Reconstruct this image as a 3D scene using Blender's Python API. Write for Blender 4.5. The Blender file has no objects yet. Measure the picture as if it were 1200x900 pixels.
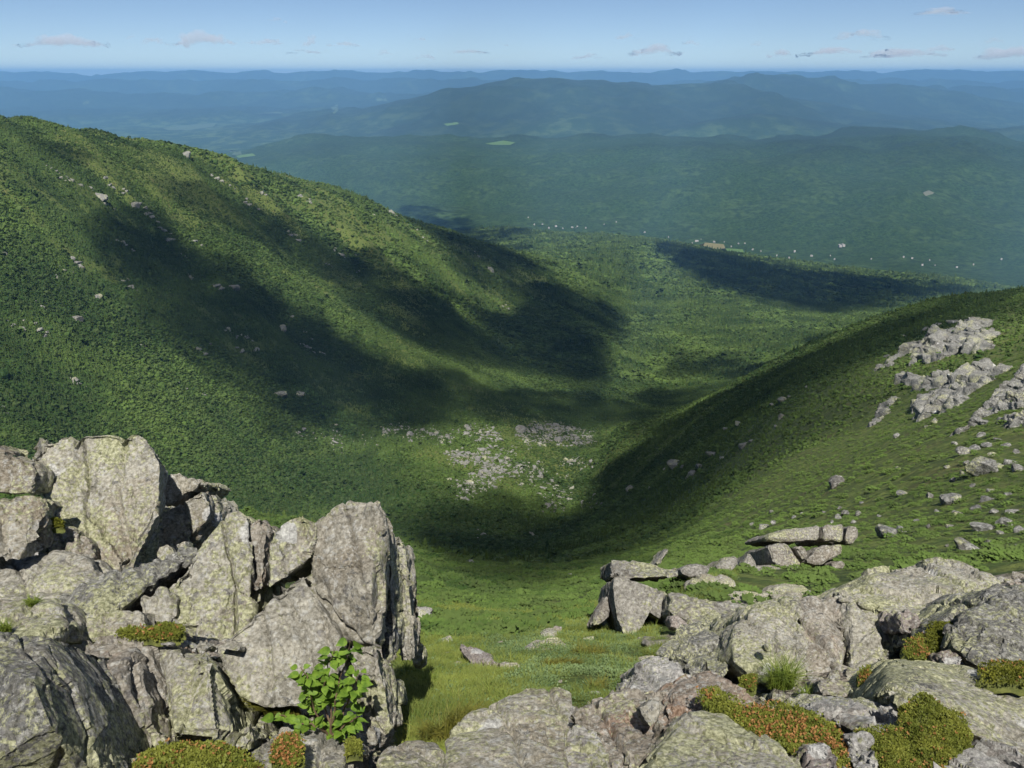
import bpy, bmesh, math, random
import numpy as np
from mathutils import Vector, Matrix

random.seed(7)
C = bpy.context.scene
COL = C.collection
R = math.radians

# ------------------------------------------------------------------ camera, sky, sun, exposure
F_PX, W_PX, H_PX, HORIZON = 998.0, 1200.0, 900.0, 86.0
PITCH = math.atan((H_PX / 2 - HORIZON) / F_PX)
CP, SP = math.cos(PITCH), math.sin(PITCH)
cam_d = bpy.data.cameras.new('camera')
cam = bpy.data.objects.new('camera', cam_d)
COL.objects.link(cam)
cam_d.sensor_width = 36.0
cam_d.lens = 36.0 * F_PX / W_PX
cam_d.clip_start = 0.05
cam_d.clip_end = 200000.0
cam.location = (0, 0, 0)
cam.rotation_euler = (math.pi / 2 - PITCH, 0, 0)
C.camera = cam

SUN_EL, SUN_AZ = R(53), R(3)            # sun behind the camera, a touch to the right
SUN = np.array([math.sin(SUN_AZ) * math.cos(SUN_EL), -math.cos(SUN_AZ) * math.cos(SUN_EL), math.sin(SUN_EL)])
world = bpy.data.worlds.new('World')
C.world = world
world.use_nodes = True
wn = world.node_tree
bg = wn.nodes['Background']
sky = wn.nodes.new('ShaderNodeTexSky')
sky.sky_type = 'NISHITA'
sky.sun_disc = False
sky.sun_elevation = SUN_EL
sky.sun_rotation = math.pi - SUN_AZ
sky.altitude = 5500.0
sky.air_density = 1.0
sky.dust_density = 0.3
sky.ozone_density = 2.0
wn.links.new(sky.outputs[0], bg.inputs[0])
bg.inputs[1].default_value = 0.066
sun_d = bpy.data.lights.new('sun', 'SUN')
sun_d.energy = 5.0
sun_d.angle = R(0.53)
sun_d.color = (1.0, 0.95, 0.87)
sun = bpy.data.objects.new('sun', sun_d)
COL.objects.link(sun)
sun.rotation_euler = Vector(SUN).to_track_quat('Z', 'Y').to_euler()
C.view_settings.view_transform = 'Standard'
C.view_settings.look = 'None'
C.view_settings.exposure = 0.47
C.view_settings.gamma = 1.0
C.view_settings.use_curve_mapping = False
C.render.engine = 'CYCLES'
cy = C.cycles
cy.use_denoising = True
cy.max_bounces = 6
cy.diffuse_bounces = 3
cy.glossy_bounces = 2
cy.transmission_bounces = 3
cy.volume_bounces = 3
cy.transparent_max_bounces = 12
cy.sample_clamp_indirect = 4.0
cy.use_adaptive_sampling = True
cy.adaptive_threshold = 0.01

# ------------------------------------------------------------------ noise
_rs = np.random.RandomState(11)
_PERM = _rs.permutation(256)
_PERM = np.concatenate([_PERM, _PERM, _PERM]).astype(np.int64)
_g = _rs.normal(size=(256, 3))
_GRAD = _g / np.linalg.norm(_g, axis=1)[:, None]


def perlin(P):
    P = np.asarray(P, float)
    i = np.floor(P).astype(np.int64)
    f = P - i
    i &= 255
    w = f * f * f * (f * (f * 6 - 15) + 10)
    out = 0
    for dx in (0, 1):
        wx = w[:, 0] if dx else 1 - w[:, 0]
        a = _PERM[i[:, 0] + dx]
        for dy in (0, 1):
            wy = w[:, 1] if dy else 1 - w[:, 1]
            b = _PERM[(a + i[:, 1] + dy) & 255]
            for dz in (0, 1):
                wz = w[:, 2] if dz else 1 - w[:, 2]
                g = _GRAD[_PERM[(b + i[:, 2] + dz) & 255]]
                d = g[:, 0] * (f[:, 0] - dx) + g[:, 1] * (f[:, 1] - dy) + g[:, 2] * (f[:, 2] - dz)
                out = out + wx * wy * wz * d
    return out * 1.5


def fbm(P, octs=4, gain=0.5, ridged=False):
    P = np.asarray(P, float)
    out, a = 0, 1.0
    for k in range(octs):
        n = perlin(P * 2.03 ** k + 17.3 * k)
        out = out + a * ((1 - 2 * np.abs(n)) if ridged else n)
        a *= gain
    return out


def n2(x, y, lam, octs=3, z=0.0, ridged=False):
    x = np.asarray(x, float)
    return fbm(np.stack([x / lam, np.asarray(y, float) / lam, np.full(x.shape, z)], -1).reshape(-1, 3), octs, ridged=ridged).reshape(x.shape)


def facet(P, lam, seed=0):
    """chipped look: every cell of a jittered lattice has its own tilted plane"""
    P = np.asarray(P, float) / lam
    i = np.floor(P).astype(np.int64)
    best = np.full(len(P), 9e9)
    val = np.zeros(len(P))
    for dx in (-1, 0, 1):
        for dy in (-1, 0, 1):
            for dz in (-1, 0, 1):
                c = i + np.array([dx, dy, dz])
                h = _PERM[(c[:, 2] + _PERM[(c[:, 1] + _PERM[(c[:, 0] + seed) & 255]) & 255]) & 255]
                h2 = _PERM[h + 71]
                ctr = c + 0.5 + 0.42 * _GRAD[h]
                r = P - ctr
                d = (r * r).sum(1)
                v = (r * _GRAD[h2]).sum(1) + 0.5 * _GRAD[h2][:, 0]
                m = d < best
                best = np.where(m, d, best)
                val = np.where(m, v, val)
    return val


def sstep(a, b, x):
    t = np.clip((x - a) / (b - a), 0, 1)
    return t * t * (3 - 2 * t)


# ------------------------------------------------------------------ pixels of the photograph -> directions
def slope_of(v):
    c = (H_PX / 2 - np.asarray(v, float)) / F_PX
    return (-SP + c * CP) / (CP + c * SP)


def t_of(u, v):
    c = (H_PX / 2 - np.asarray(v, float)) / F_PX
    return (np.asarray(u, float) - W_PX / 2) / F_PX / (CP + c * SP)


def pt(u, v, D):
    return np.array([t_of(u, v) * D, D, slope_of(v) * D])


def to_px(t, e):
    """t = x/y, e = z/y"""
    fwd = CP - e * SP
    up = SP + e * CP
    return W_PX / 2 + F_PX * t / fwd, H_PX / 2 - F_PX * up / fwd


# ------------------------------------------------------------------ the lie of the land
CTRL = """
600 915 2.75|600 868 3.35|600 805 5|600 760 8|600 720 16|650 700 45|560 700 45|480 760 8|480 710 14|700 760 7.5|760 722 11
200 915 2.8|0 915 2.8|-150 915 2.8|0 780 3.9|200 820 3.8|350 885 3.2|450 890 3.2|450 812 4.8|0 650 6.2|200 690 6.2|400 730 8
0 620 30|200 640 30|400 665 60|0 560 220|200 600 280|400 625 260|-150 580 40|-150 500 350|-150 700 5
900 915 2.75|1200 915 2.75|1350 915 2.75|900 825 3.9|1050 815 3.9|1200 800 4.1|1000 735 5.6|1200 710 5.6|860 752 6.6|1350 710 5
850 738 8.4|740 760 8.0|900 692 11.5|820 688 10.5|1000 678 13|1150 652 16|1300 640 14
1200 600 30|1200 560 45|1200 500 80|1200 470 110|1200 440 150|1200 400 230|1160 370 380|1200 340 550
1100 600 40|1100 560 60|1100 470 180|1100 430 230|1050 400 420|1100 352 600
1000 620 42|1000 600 60|1000 560 90|1000 500 200|1000 440 320|1000 385 700
900 640 42|900 600 120|900 560 180|900 500 350|950 470 330|900 430 820
850 650 45|830 640 80|820 580 330|800 600 300|800 500 650|830 468 950|760 640 180|750 655 120|720 500 900
1350 300 600|1350 450 120|1200 385 900|1100 395 950|1000 415 1050|900 445 1200|1350 350 900
620 510 1000|500 520 880|720 520 950|600 560 820|700 560 830|600 600 700|700 600 620|650 650 350|550 650 400|480 600 640|400 560 760
850 400 2000|740 382 2250|950 380 2250|900 340 2900|760 330 3100|650 300 3800|760 290 4100|600 280 5000|850 320 3500|1000 350 3000|1100 345 3300
580 272 5500|760 281 5000|850 297 4750|1000 318 4300|1140 335 3900|1300 360 3500|300 272 5800|0 260 6200|-150 250 6500
0 190 1600|200 225 2100|400 270 2700|500 300 3000|-150 150 1400|0 230 2500|200 260 3200|-150 210 2500
-150 128 1000|0 148 1080|100 161 1258|200 172 1447|300 205 1614|400 226 1923|470 248 2150|540 275 2350|600 300 2500|650 322 2550|700 352 2480|735 385 2300
0 200 935|0 300 768|0 400 645|0 500 550|-150 200 830|-150 300 680|-150 400 540
100 500 620|200 400 850|200 300 1050|200 500 700|250 580 600|300 300 1247|300 400 982|300 500 800
400 300 1493|400 400 1134|400 500 900|500 300 1769|500 400 1274|500 450 1120|600 340 2050|600 400 1650|600 450 1300
700 420 1650|680 380 2000|700 450 1400|780 465 1400
"""
_c = np.array([[float(q) for q in w.split()] for line in CTRL.strip().splitlines() for w in line.split('|')])
_ct = t_of(_c[:, 0], _c[:, 1])
_cs = np.log(_c[:, 2])
_ce = slope_of(_c[:, 1])
TX, SX = 4.0, 1.15                                     # weights of the two axes in the spline


def _tps_k(r2):
    return 0.5 * r2 * np.log(np.maximum(r2, 1e-12))


_A = np.stack([_ct * TX, _cs * SX], -1)
_n = len(_A)
_K = _tps_k(((_A[:, None] - _A[None]) ** 2).sum(-1)) + 0.002 * np.eye(_n)
_Pm = np.concatenate([np.ones((_n, 1)), _A], 1)
_M = np.block([[_K, _Pm], [_Pm.T, np.zeros((3, 3))]])
_wts = np.linalg.solve(_M, np.concatenate([_ce, np.zeros(3)]))


def tps(t, s):
    t = np.asarray(t, float).ravel() * TX
    s = np.asarray(s, float).ravel() * SX
    out = np.empty(len(t))
    for a in range(0, len(t), 40000):
        b = slice(a, a + 40000)
        r2 = (t[b, None] - _A[None, :, 0]) ** 2 + (s[b, None] - _A[None, :, 1]) ** 2
        out[b] = _tps_k(r2) @ _wts[:_n] + _wts[_n] + t[b] * _wts[_n + 1] + s[b] * _wts[_n + 2]
    return out


def line(s):
    a = np.array([[float(q) for q in w.split()] for w in s.split('|')])
    return t_of(a[:, 0], a[:, 1]), slope_of(a[:, 1])


HILLS = [  # crest line in the photograph, distance, width in front, width behind
    (line('-300 230|100 215|240 192|300 176|370 167|430 165|490 166|560 169|640 171|700 167|760 160|830 162|880 166|930 163|980 157|1060 153|1130 158|1180 166|1260 172|1400 180'), 9500, 4200, 1700),
    (line('-300 190|300 175|600 160|740 152|800 146|850 138|890 134|940 139|990 146|1050 152|1200 150|1400 150'), 13200, 1800, 1500),
    (line('-300 160|250 150|360 137|420 128|470 117|520 107|560 101|600 92|645 91|690 94|740 97|765 101|800 96|840 98|880 103|940 116|1040 135|1200 150|1400 160'), 16500, 3600, 2200),
    (line('-300 130|600 125|700 115|780 107|840 95|890 87|930 88.5|960 93|978 91|1010 99|1050 98|1090 103|1130 109|1200 122|1400 135'), 21000, 3600, 2500),
    (line('-300 118|0 104|120 108|200 112|260 109|330 106|365 103|420 107|520 112|700 116|900 112|1100 104|1200 106|1400 110'), 24500, 2500, 2500),
    (line('-300 96|0 97|60 93|120 95|170 92|200 94|260 93|330 96|420 93|470 91|520 92|600 94|700 98|850 96|960 96|1050 94|1100 92|1150 96|1200 98|1400 96'), 30000, 2800, 2500),
    (line('-300 86|0 85.5|60 85|100 86|150 85|190 84.5|230 85|280 84.5|300 83.5|312 82|325 83.5|345 84|380 83.5|420 85|450 84.5|480 85|520 83|570 83|600 84|640 85|700 83.5|750 82.5|800 84.5|830 83|880 84|940 84|1000 84|1050 82|1100 83.5|1150 84|1200 84|1400 84'), 38000, 3200, 3200),
]


DV_T, DV_D = [-1.5, -0.2, .05, .25, .45, .8, 1.5], [8200, 7100, 6160, 5425, 4857, 4000, 3400]


def z_far(t, y):
    t = np.asarray(t, float)
    x = t * y
    base = -1059 - 20 * sstep(8000, 14000, y) + 16 * n2(x, y, 2600, 4)
    z = base.copy()
    rid = n2(x, y, 2100, 5, 3.1, ridged=True)
    Dv = np.interp(t, DV_T, DV_D)
    spur = n2(x, y, 900, 4, 7.7)
    for k, ((lt, le), D, wf, wb) in enumerate(HILLS):
        wob = 1 + 0.03 * n2(x, y * 0, 2500, 2, 5.0 + k)
        top = np.interp(t, lt, le) * D * wob
        if k: top = top + (.0055 if k > 3 else .0022) * D * n2(x, 0 * y, .055 * D, 4, 9.1 + k)
        if k > 3: top = np.minimum(top, .0040 * D)
        h = np.maximum(top - base, 0)
        r = (y - D * wob) / np.where(y < D * wob, wf, wb)
        g = np.exp(-np.abs(r) ** 1.7 * 1.4)
        if k == 0:
            q = np.clip((y - Dv - 350) / (D * wob - Dv - 350), 0, 1)
            g = np.where(y < D * wob, 0.55 * q * (2 - q) + 0.45 * q * q * (3 - 2 * q), g)
        nz = rid * (0.34 if k == 0 else 0.22) * h * sstep(0.03, 0.5, np.abs(r)) * np.exp(-np.abs(r))
        z = np.maximum(z, base + h * g + nz + 120 * spur * sstep(0, 400, h) * g * sstep(0.0, 0.35, np.abs(r)))
    return z


WALL_DIR = np.array([0.55, -0.83])      # along the left wall, across its gullies


def gully(x, y):
    c = x * WALL_DIR[0] * 0.75 + y * 0.62 + 30 * n2(x, y, 260, 2, 9.)
    a = x * 0.8 - y * 0.5
    return fbm(np.stack([c / 150., a / 900., 0 * c + 2.2], -1).reshape(-1, 3), 3, ridged=True).reshape(np.shape(x))


def height(t, y, detail=True):
    t = np.asarray(t, float).ravel()
    y = np.asarray(y, float).ravel()
    e = np.empty(len(t))
    s = np.log(y)
    Dv = np.interp(t, DV_T, DV_D)
    near = y < Dv * 1.02
    z = np.empty(len(t))
    zf = np.zeros(len(t))
    m = y > Dv * 0.85
    zf[m] = z_far(t[m], y[m])
    zn = np.zeros(len(t))
    zn[near] = tps(t[near], s[near]) * y[near]
    w = sstep(0.885, 0.965, y / Dv)
    en = zn / y
    zn = np.where(en > -.04, -.04 + .036 * np.tanh((en + .04) / .036), en) * y
    z = np.where(near, zn * (1 - w) + zf * w, zf)
    x = t * y
    if detail:
        dz = np.zeros(len(t))
        for lam, am in ((0.7, .05), (2.2, .05), (7., .05), (24., .045), (75., .035), (230., .02)):
            g = sstep(3.0, 9.0, y / lam) * (1 - sstep(700, 2200, y / lam))
            k = g > 0.002
            dz[k] += g[k] * am * lam * n2(x[k], y[k], lam, 2, lam)
        # gullies and spurs of the left wall
        wall = sstep(0.0, 120., -x - 60 - 0.02 * y) * sstep(350, 600, y) * (1 - sstep(2400, 3200, y))
        k = wall > 0.01
        gl = gully(x[k], y[k])
        dz[k] += wall[k] * 19 * (gl - 1.05)
        z = z + dz
    return z


T_MAX, NT = 1.25, 860
t_ax = np.linspace(-T_MAX, T_MAX, NT)
s_ax = np.concatenate([np.arange(math.log(0.7), math.log(5), 0.016), np.arange(math.log(5), math.log(52000), 0.0078)])
NS = len(s_ax)
TG, SG = np.meshgrid(t_ax, s_ax)
YG = np.exp(SG)
ZG = height(TG, YG).reshape(NS, NT)
EG = ZG / YG
print('zmax', ZG.max(), ZG.min(), 'at', np.exp(s_ax[ZG.max(1).argmax()]))
RUN = np.maximum.accumulate(EG, 0)      # skyline so far, along each column


def ground_z(x, y):
    return height(np.atleast_1d(np.asarray(x, float) / np.asarray(y, float)), np.atleast_1d(np.asarray(y, float)))


def pick(u, v):
    """first point of the land behind pixel (u, v)"""
    t, e = float(t_of(u, v)), float(slope_of(v))
    j = (t + T_MAX) / (2 * T_MAX) * (NT - 1)
    j0 = int(np.clip(math.floor(j), 0, NT - 2))
    col = EG[:, j0] * (1 - (j - j0)) + EG[:, j0 + 1] * (j - j0)
    ok = (col >= e) & (s_ax > math.log(2.0))
    i = int(np.argmax(ok)) if ok.any() else NS - 1
    y = math.exp(s_ax[i])
    return np.array([t * y, y, col[i] * y])


# ------------------------------------------------------------------ object helpers
def tag(o, label=None, cat=None, group=None, kind=None):
    if label: o['label'] = label
    if cat: o['category'] = cat
    if group: o['group'] = group
    if kind: o['kind'] = kind
    return o


def np_mesh(name, V, Fq, smooth=True):
    """V (n,3), Fq (m,k) faces all with k corners"""
    V = np.asarray(V, np.float32)
    Fq = np.asarray(Fq, np.int32)
    me = bpy.data.meshes.new(name)
    me.vertices.add(len(V))
    me.vertices.foreach_set('co', V.ravel())
    k = Fq.shape[1]
    me.loops.add(Fq.size)
    me.loops.foreach_set('vertex_index', Fq.ravel())
    me.polygons.add(len(Fq))
    me.polygons.foreach_set('loop_start', np.arange(0, Fq.size, k, dtype=np.int32))
    try:
        me.polygons.foreach_set('loop_total', np.full(len(Fq), k, np.int32))
    except Exception:
        pass
    me.polygons.foreach_set('use_smooth', np.full(len(Fq), smooth))
    me.update(calc_edges=True)
    return me


def put(name, me, m, parent=None, loc=None):
    o = bpy.data.objects.new(name, me)
    COL.objects.link(o)
    if m is not None and not me.materials:
        me.materials.append(m)
    if parent is not None: o.parent = parent
    if loc is not None: o.location = loc
    return o


def fattr(me, name, vals):
    a = me.attributes.new(name, 'FLOAT', 'POINT')
    a.data.foreach_set('value', np.asarray(vals, np.float32).ravel())


# ------------------------------------------------------------------ node helpers
class NT_:
    def __init__(s, name):
        s.m = bpy.data.materials.new(name)
        s.m.use_nodes = True
        s.t = s.m.node_tree
        s.b = s.t.nodes['Principled BSDF']
        s.out = s.t.nodes['Material Output']
        s.b.inputs['Roughness'].default_value = 0.85
        s.b.inputs['Specular IOR Level'].default_value = 0.25
        s.geo = s.t.nodes.new('ShaderNodeNewGeometry')
        s.pos = s.geo.outputs['Position']

    def n(s, typ): return s.t.nodes.new(typ)

    def link(s, a, b): s.t.links.new(a, b)

    def setin(s, sock, v):
        if hasattr(v, 'is_linked') or isinstance(v, bpy.types.NodeSocket): s.link(v, sock)
        else: sock.default_value = v

    def noise(s, scale, detail=4, rough=0.55, vec=None, dist=0.0, lac=2.0):
        k = s.n('ShaderNodeTexNoise')
        k.inputs['Scale'].default_value = scale
        k.inputs['Detail'].default_value = detail
        k.inputs['Roughness'].default_value = rough
        k.inputs['Lacunarity'].default_value = lac
        k.inputs['Distortion'].default_value = dist
        s.link(vec if vec is not None else s.pos, k.inputs['Vector'])
        return k.outputs['Fac']

    def voro(s, scale, vec=None, feature='F1', out='Distance', rnd=1.0):
        k = s.n('ShaderNodeTexVoronoi')
        k.feature = feature
        k.inputs['Scale'].default_value = scale
        k.inputs['Randomness'].default_value = rnd
        s.link(vec if vec is not None else s.pos, k.inputs['Vector'])
        return k.outputs[out]

    def ramp(s, fac, a, b, lo=0.0, hi=1.0):
        k = s.n('ShaderNodeMapRange')
        k.interpolation_type = 'SMOOTHSTEP'
        for q, v in zip(('From Min', 'From Max', 'To Min', 'To Max'), (a, b, lo, hi)):
            s.setin(k.inputs[q], v)
        s.link(fac, k.inputs['Value'])
        return k.outputs['Result']

    def mix(s, fac, a, b, mode='MIX'):
        k = s.n('ShaderNodeMix')
        k.data_type = 'RGBA'
        k.blend_type = mode
        s.setin(k.inputs[0], fac)
        for i, v in ((6, a), (7, b)):
            if isinstance(v, tuple): v = (*v[:3], 1)
            s.setin(k.inputs[i], v)
        return k.outputs[2]

    def math(s, op, a, b=0.0, clamp=False):
        k = s.n('ShaderNodeMath')
        k.operation = op
        k.use_clamp = clamp
        s.setin(k.inputs[0], a)
        s.setin(k.inputs[1], b)
        return k.outputs[0]

    def attr(s, name, kind='GEOMETRY', out='Fac'):
        k = s.n('ShaderNodeAttribute')
        k.attribute_name = name
        k.attribute_type = kind
        return k.outputs[out]

    def scaled(s, v):
        k = s.n('ShaderNodeVectorMath')
        k.operation = 'MULTIPLY'
        k.inputs[1].default_value = v
        s.link(s.pos, k.inputs[0])
        return k.outputs[0]

    def bump(s, h, strength=0.5, dist=0.01, prev=None):
        k = s.n('ShaderNodeBump')
        k.inputs['Strength'].default_value = strength
        k.inputs['Distance'].default_value = dist
        s.link(h, k.inputs['Height'])
        if prev is not None: s.link(prev, k.inputs['Normal'])
        return k.outputs['Normal']

    def done(s, col, nrm=None):
        s.setin(s.b.inputs['Base Color'], col if not isinstance(col, tuple) else (*col[:3], 1))
        if nrm is not None: s.link(nrm, s.b.inputs['Normal'])
        return s.m


# ------------------------------------------------------------------ the land: one sheet to the horizon
X = TG * YG
PX, PY = to_px(TG, EG)
# cover: how grassy (1) or wooded (0) the ground is
nz1 = n2(X, YG, 90, 4, 1.5)
nz2 = n2(X, YG, 14, 3, 2.5)


def grass_cover(t, y, u, v, a=None, b=None):
    x = t * y
    a = n2(x, y, 90, 4, 1.5) if a is None else a
    b = n2(x, y, 14, 3, 2.5) if b is None else b
    right = sstep(60, 320, u - 620 - 0.9 * np.maximum(480 - v, 0)) * (1 - sstep(250, 520, y))
    near = 1 - sstep(18, 60, y)
    crest = (1 - sstep(0, 120, v - (135 + 0.30 * np.clip(u, 0, 700)))) * (u < 640) * (y > 500) * (y < 2600)
    floor = np.exp(-(((u - 640) / 150) ** 2 + ((v - 515) / 70) ** 2)) * (y > 400) * (y < 1200)
    g = 0.10 + 0.75 * right + 0.8 * near + 0.42 * crest + 0.55 * floor + 0.5 * a + 0.22 * b
    g = g + .30 * (gully(x, y) - 1.0) * ((u < 680) & (y > 450) & (y < 2600))
    g = np.where(y > 2600, 0.05 + 0.2 * a, g)
    return np.clip(g, 0, 1)


GRASS = grass_cover(TG, YG, PX, PY, nz1, nz2)
TURF = sstep(455, 500, PX - 0.12 * (PY - 700)) * (1 - sstep(0, 45, PX - np.interp(PY, [700, 760, 800, 830, 900], [900, 780, 735, 660, 530])))
TURF = np.where(YG > 7.0 + 1.2 * n2(X, YG, 1.5, 2, 3.3), 1.0, np.clip(TURF + sstep(30, 110, -PX) + sstep(1240, 1310, PX) + 0.35 * n2(X, YG, 1.1, 3, 5.5), 0, 1))
land = NT_('land')
att_t = land.attr('turf')
att_g = land.attr('grass')
att_d = land.attr('dist')
far1 = land.noise(0.018, 6, 0.7)
far2 = land.noise(0.0034, 6, 0.65)
tree = land.noise(0.045, 5, 0.75)
tree2 = land.noise(0.35, 3, 0.65)
forest = land.mix(land.ramp(tree, 0.35, 0.65), (0.012, 0.040, 0.014), (0.066, 0.135, 0.042))
forest = land.mix(land.ramp(far2, 0.42, 0.62), forest, land.mix(land.ramp(far1, .35, .65), (0.018, 0.050, 0.018), (0.085, 0.155, 0.052)))
low = land.mix(land.ramp(land.noise(.0035, 6, .7), .45, .62), (.030, .068, .024), (.105, .165, .062))
forest = land.mix(land.ramp(att_d, 9000, 14000), forest, low)
forest = land.mix(land.math('MULTIPLY', land.attr('upland'), .85), forest, land.mix(land.ramp(tree, .3, .7), (.008, .022, .012), (.030, .058, .026)))  # dark conifers on the heights; far range also has cloud shade in its colour
nearf = land.mix(land.ramp(tree2, 0.35, 0.65), (0.020, 0.042, 0.008), (0.050, 0.095, 0.018))
gcol = land.mix(land.ramp(land.noise(1.3, 5, .6), 0.38, 0.62), (0.070, 0.105, 0.020), (0.150, 0.180, 0.042))
gcol = land.mix(land.ramp(land.noise(0.11, 4, .6), 0.52, 0.76), gcol, (0.150, 0.135, 0.050))
gcol = land.mix(land.ramp(land.noise(0.55, 5, .8), .42, .60), land.mix(.55, gcol, (.018, .032, .008)), gcol)
c = land.mix(land.ramp(att_g, 0.25, 0.6), nearf, gcol)
grit = land.mix(land.ramp(land.noise(38, 6, .7), .35, .65), (.10, .085, .065), (.34, .30, .25))
grit = land.mix(land.ramp(land.noise(5, 4, .6), .50, .62), grit, (.085, .085, .022))
c = land.mix(land.ramp(att_t, .35, .6), grit, c)
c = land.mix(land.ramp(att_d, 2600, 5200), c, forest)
nrm = land.bump(land.noise(0.035, 6, .8), 1.0, 40.0)
nrm_near = land.bump(land.noise(2.2, 5, .7), 0.7, 0.25)
mixn = land.n('ShaderNodeMix'); mixn.data_type = 'VECTOR'
land.link(land.ramp(att_d, 1500, 3500), mixn.inputs[0]); land.link(nrm_near, mixn.inputs[4]); land.link(nrm, mixn.inputs[5])
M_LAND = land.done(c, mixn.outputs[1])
V = np.stack([X, YG, ZG], -1).reshape(-1, 3)
ii = (np.arange(NS - 1)[:, None] * NT + np.arange(NT - 1)[None]).ravel()
me = np_mesh('terrain', V, np.stack([ii, ii + 1, ii + NT + 1, ii + NT], -1))
fattr(me, 'grass', GRASS)
fattr(me, 'dist', YG)
fattr(me, 'turf', TURF)
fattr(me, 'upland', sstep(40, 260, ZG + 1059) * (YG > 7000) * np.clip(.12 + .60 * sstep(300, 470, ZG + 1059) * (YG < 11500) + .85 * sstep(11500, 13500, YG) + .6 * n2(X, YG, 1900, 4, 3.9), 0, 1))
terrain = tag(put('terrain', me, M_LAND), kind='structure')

# ------------------------------------------------------------------ air
hz = bmesh.new()
bmesh.ops.create_cube(hz, size=1.0)
for v_ in hz.verts:
    v_.co = Vector((v_.co.x * 160000, 28000 * 2 * v_.co.y + 27500, (max(6.0, float(ZG.max()) + 3.0) if v_.co.z > 0 else float(ZG.min()) - 1.0)))
me = bpy.data.meshes.new('haze'); hz.to_mesh(me); hz.free()
mh = bpy.data.materials.new('haze'); mh.use_nodes = True
nt = mh.node_tree
nt.nodes.remove(nt.nodes['Principled BSDF'])
pv = nt.nodes.new('ShaderNodeVolumePrincipled')
pv.inputs['Color'].default_value = (0.27, 0.57, 1.0, 1)
pv.inputs['Density'].default_value = 3.8e-5
pv.inputs['Anisotropy'].default_value = 0.0
nt.links.new(pv.outputs[0], nt.nodes['Material Output'].inputs['Volume'])
haze = tag(put('haze', me, mh), kind='stuff')

# ------------------------------------------------------------------ rock
def rock_mat(name, dark, light, yellow=0.45, white=0.3, black=0.35, rust=0.0, k=1.0, bump=1.0, moss=0.0):
    """lichened schist; k stretches every pattern (larger k = finer)"""
    m = NT_(name)
    big = m.noise(1.6 * k, 4, .6)
    fine = m.noise(55 * k, 6, .7)
    mid = m.noise(9 * k, 6, .65)
    bed = m.noise(1.0 * k, 5, .65, vec=m.scaled((5.0, 8.0, 7.0)))
    c = m.mix(m.ramp(mid, .33, .67), dark, light)
    c = m.mix(m.ramp(big, .45, .70), c, (dark[0] * .95, dark[1] * .82, dark[2] * .66))
    c = m.mix(m.ramp(bed, .52, .74, 0, .3), c, (dark[0] * .7, dark[1] * .7, dark[2] * .7))
    if rust:
        c = m.mix(m.ramp(m.noise(3.1 * k, 5, .6), .60 - rust * .18, .74 - rust * .1, 0, .75), c, (.36, .20, .105))
    # broad pale grey crust, then pale green map lichen, black lichen, white rosettes
    zone = m.noise(2.3 * k, 3, .5)
    c = m.mix(m.ramp(m.noise(27 * k, 8, .72), .57 - .1 * white, .60 - .08 * white, 0, .75), c, (.47, .465, .42))
    ye = m.math('ADD', m.noise(38 * k, 8, .72), m.math('MULTIPLY', m.math('SUBTRACT', zone, .5), .8))
    c = m.mix(m.ramp(ye, .60 - .15 * yellow, .635 - .15 * yellow, 0, .9), c, m.mix(m.ramp(fine, .4, .65), (.32, .33, .145), (.50, .50, .25)))
    bl = m.math('ADD', m.noise(46 * k, 8, .74), m.math('MULTIPLY', m.math('SUBTRACT', m.noise(3.3 * k, 3, .5), .5), .5))
    c = m.mix(m.ramp(bl, .67 - .14 * black, .71 - .14 * black, 0, .9), c, (.055, .055, .050))
    warp = m.n('ShaderNodeVectorMath'); warp.operation = 'ADD'
    wn_ = m.n('ShaderNodeTexNoise'); wn_.inputs['Scale'].default_value = 16 * k; wn_.inputs['Detail'].default_value = 4
    m.link(m.pos, wn_.inputs['Vector'])
    ws = m.n('ShaderNodeVectorMath'); ws.operation = 'SCALE'; ws.inputs['Scale'].default_value = .11 / k
    m.link(wn_.outputs['Color'], ws.inputs[0]); m.link(m.pos, warp.inputs[0]); m.link(ws.outputs[0], warp.inputs[1])
    ros = m.voro(4.2 * k, warp.outputs[0])
    pickv = m.voro(4.2 * k, warp.outputs[0], out='Color')
    sep = m.n('ShaderNodeSeparateColor'); m.link(pickv, sep.inputs[0])
    spot = m.math('MULTIPLY', m.ramp(ros, .20, .26, 1, 0), m.ramp(sep.outputs[0], .97 - .55 * white, .99 - .55 * white))
    c = m.mix(m.math('MULTIPLY', spot, .85), c, m.mix(fine, (.48, .48, .46), (.72, .72, .69)))
    dring = m.voro(15 * k, warp.outputs[0])
    dsep = m.n('ShaderNodeSeparateColor'); m.link(m.voro(15 * k, warp.outputs[0], out='Color'), dsep.inputs[0])
    dot = m.math('MULTIPLY', m.ramp(dring, .22, .32, 1, 0), m.ramp(dsep.outputs[1], .86 - .25 * black, .90 - .25 * black))
    c = m.mix(m.math('MULTIPLY', dot, .7), c, (.085, .078, .075))
    if moss:
        c = m.mix(m.ramp(m.noise(4 * k, 5, .6), .62 - .3 * moss, .70 - .3 * moss), c, (.11, .115, .02))
    c = m.mix(m.ramp(fine, .28, .72), m.mix(.55, c, (0, 0, 0)), m.mix(.16, c, (1, 1, 1)))
    n1 = m.bump(m.noise(8 * k, 9, .70), .7 * bump, .075 / k)
    n2_ = m.bump(bed, .18 * bump, .02 / k, n1)
    n3 = m.bump(m.noise(60 * k, 8, .74), .85 * bump, .016 / k, n2_)
    m.b.inputs['Roughness'].default_value = .9
    return m.done(c, n3)


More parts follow.
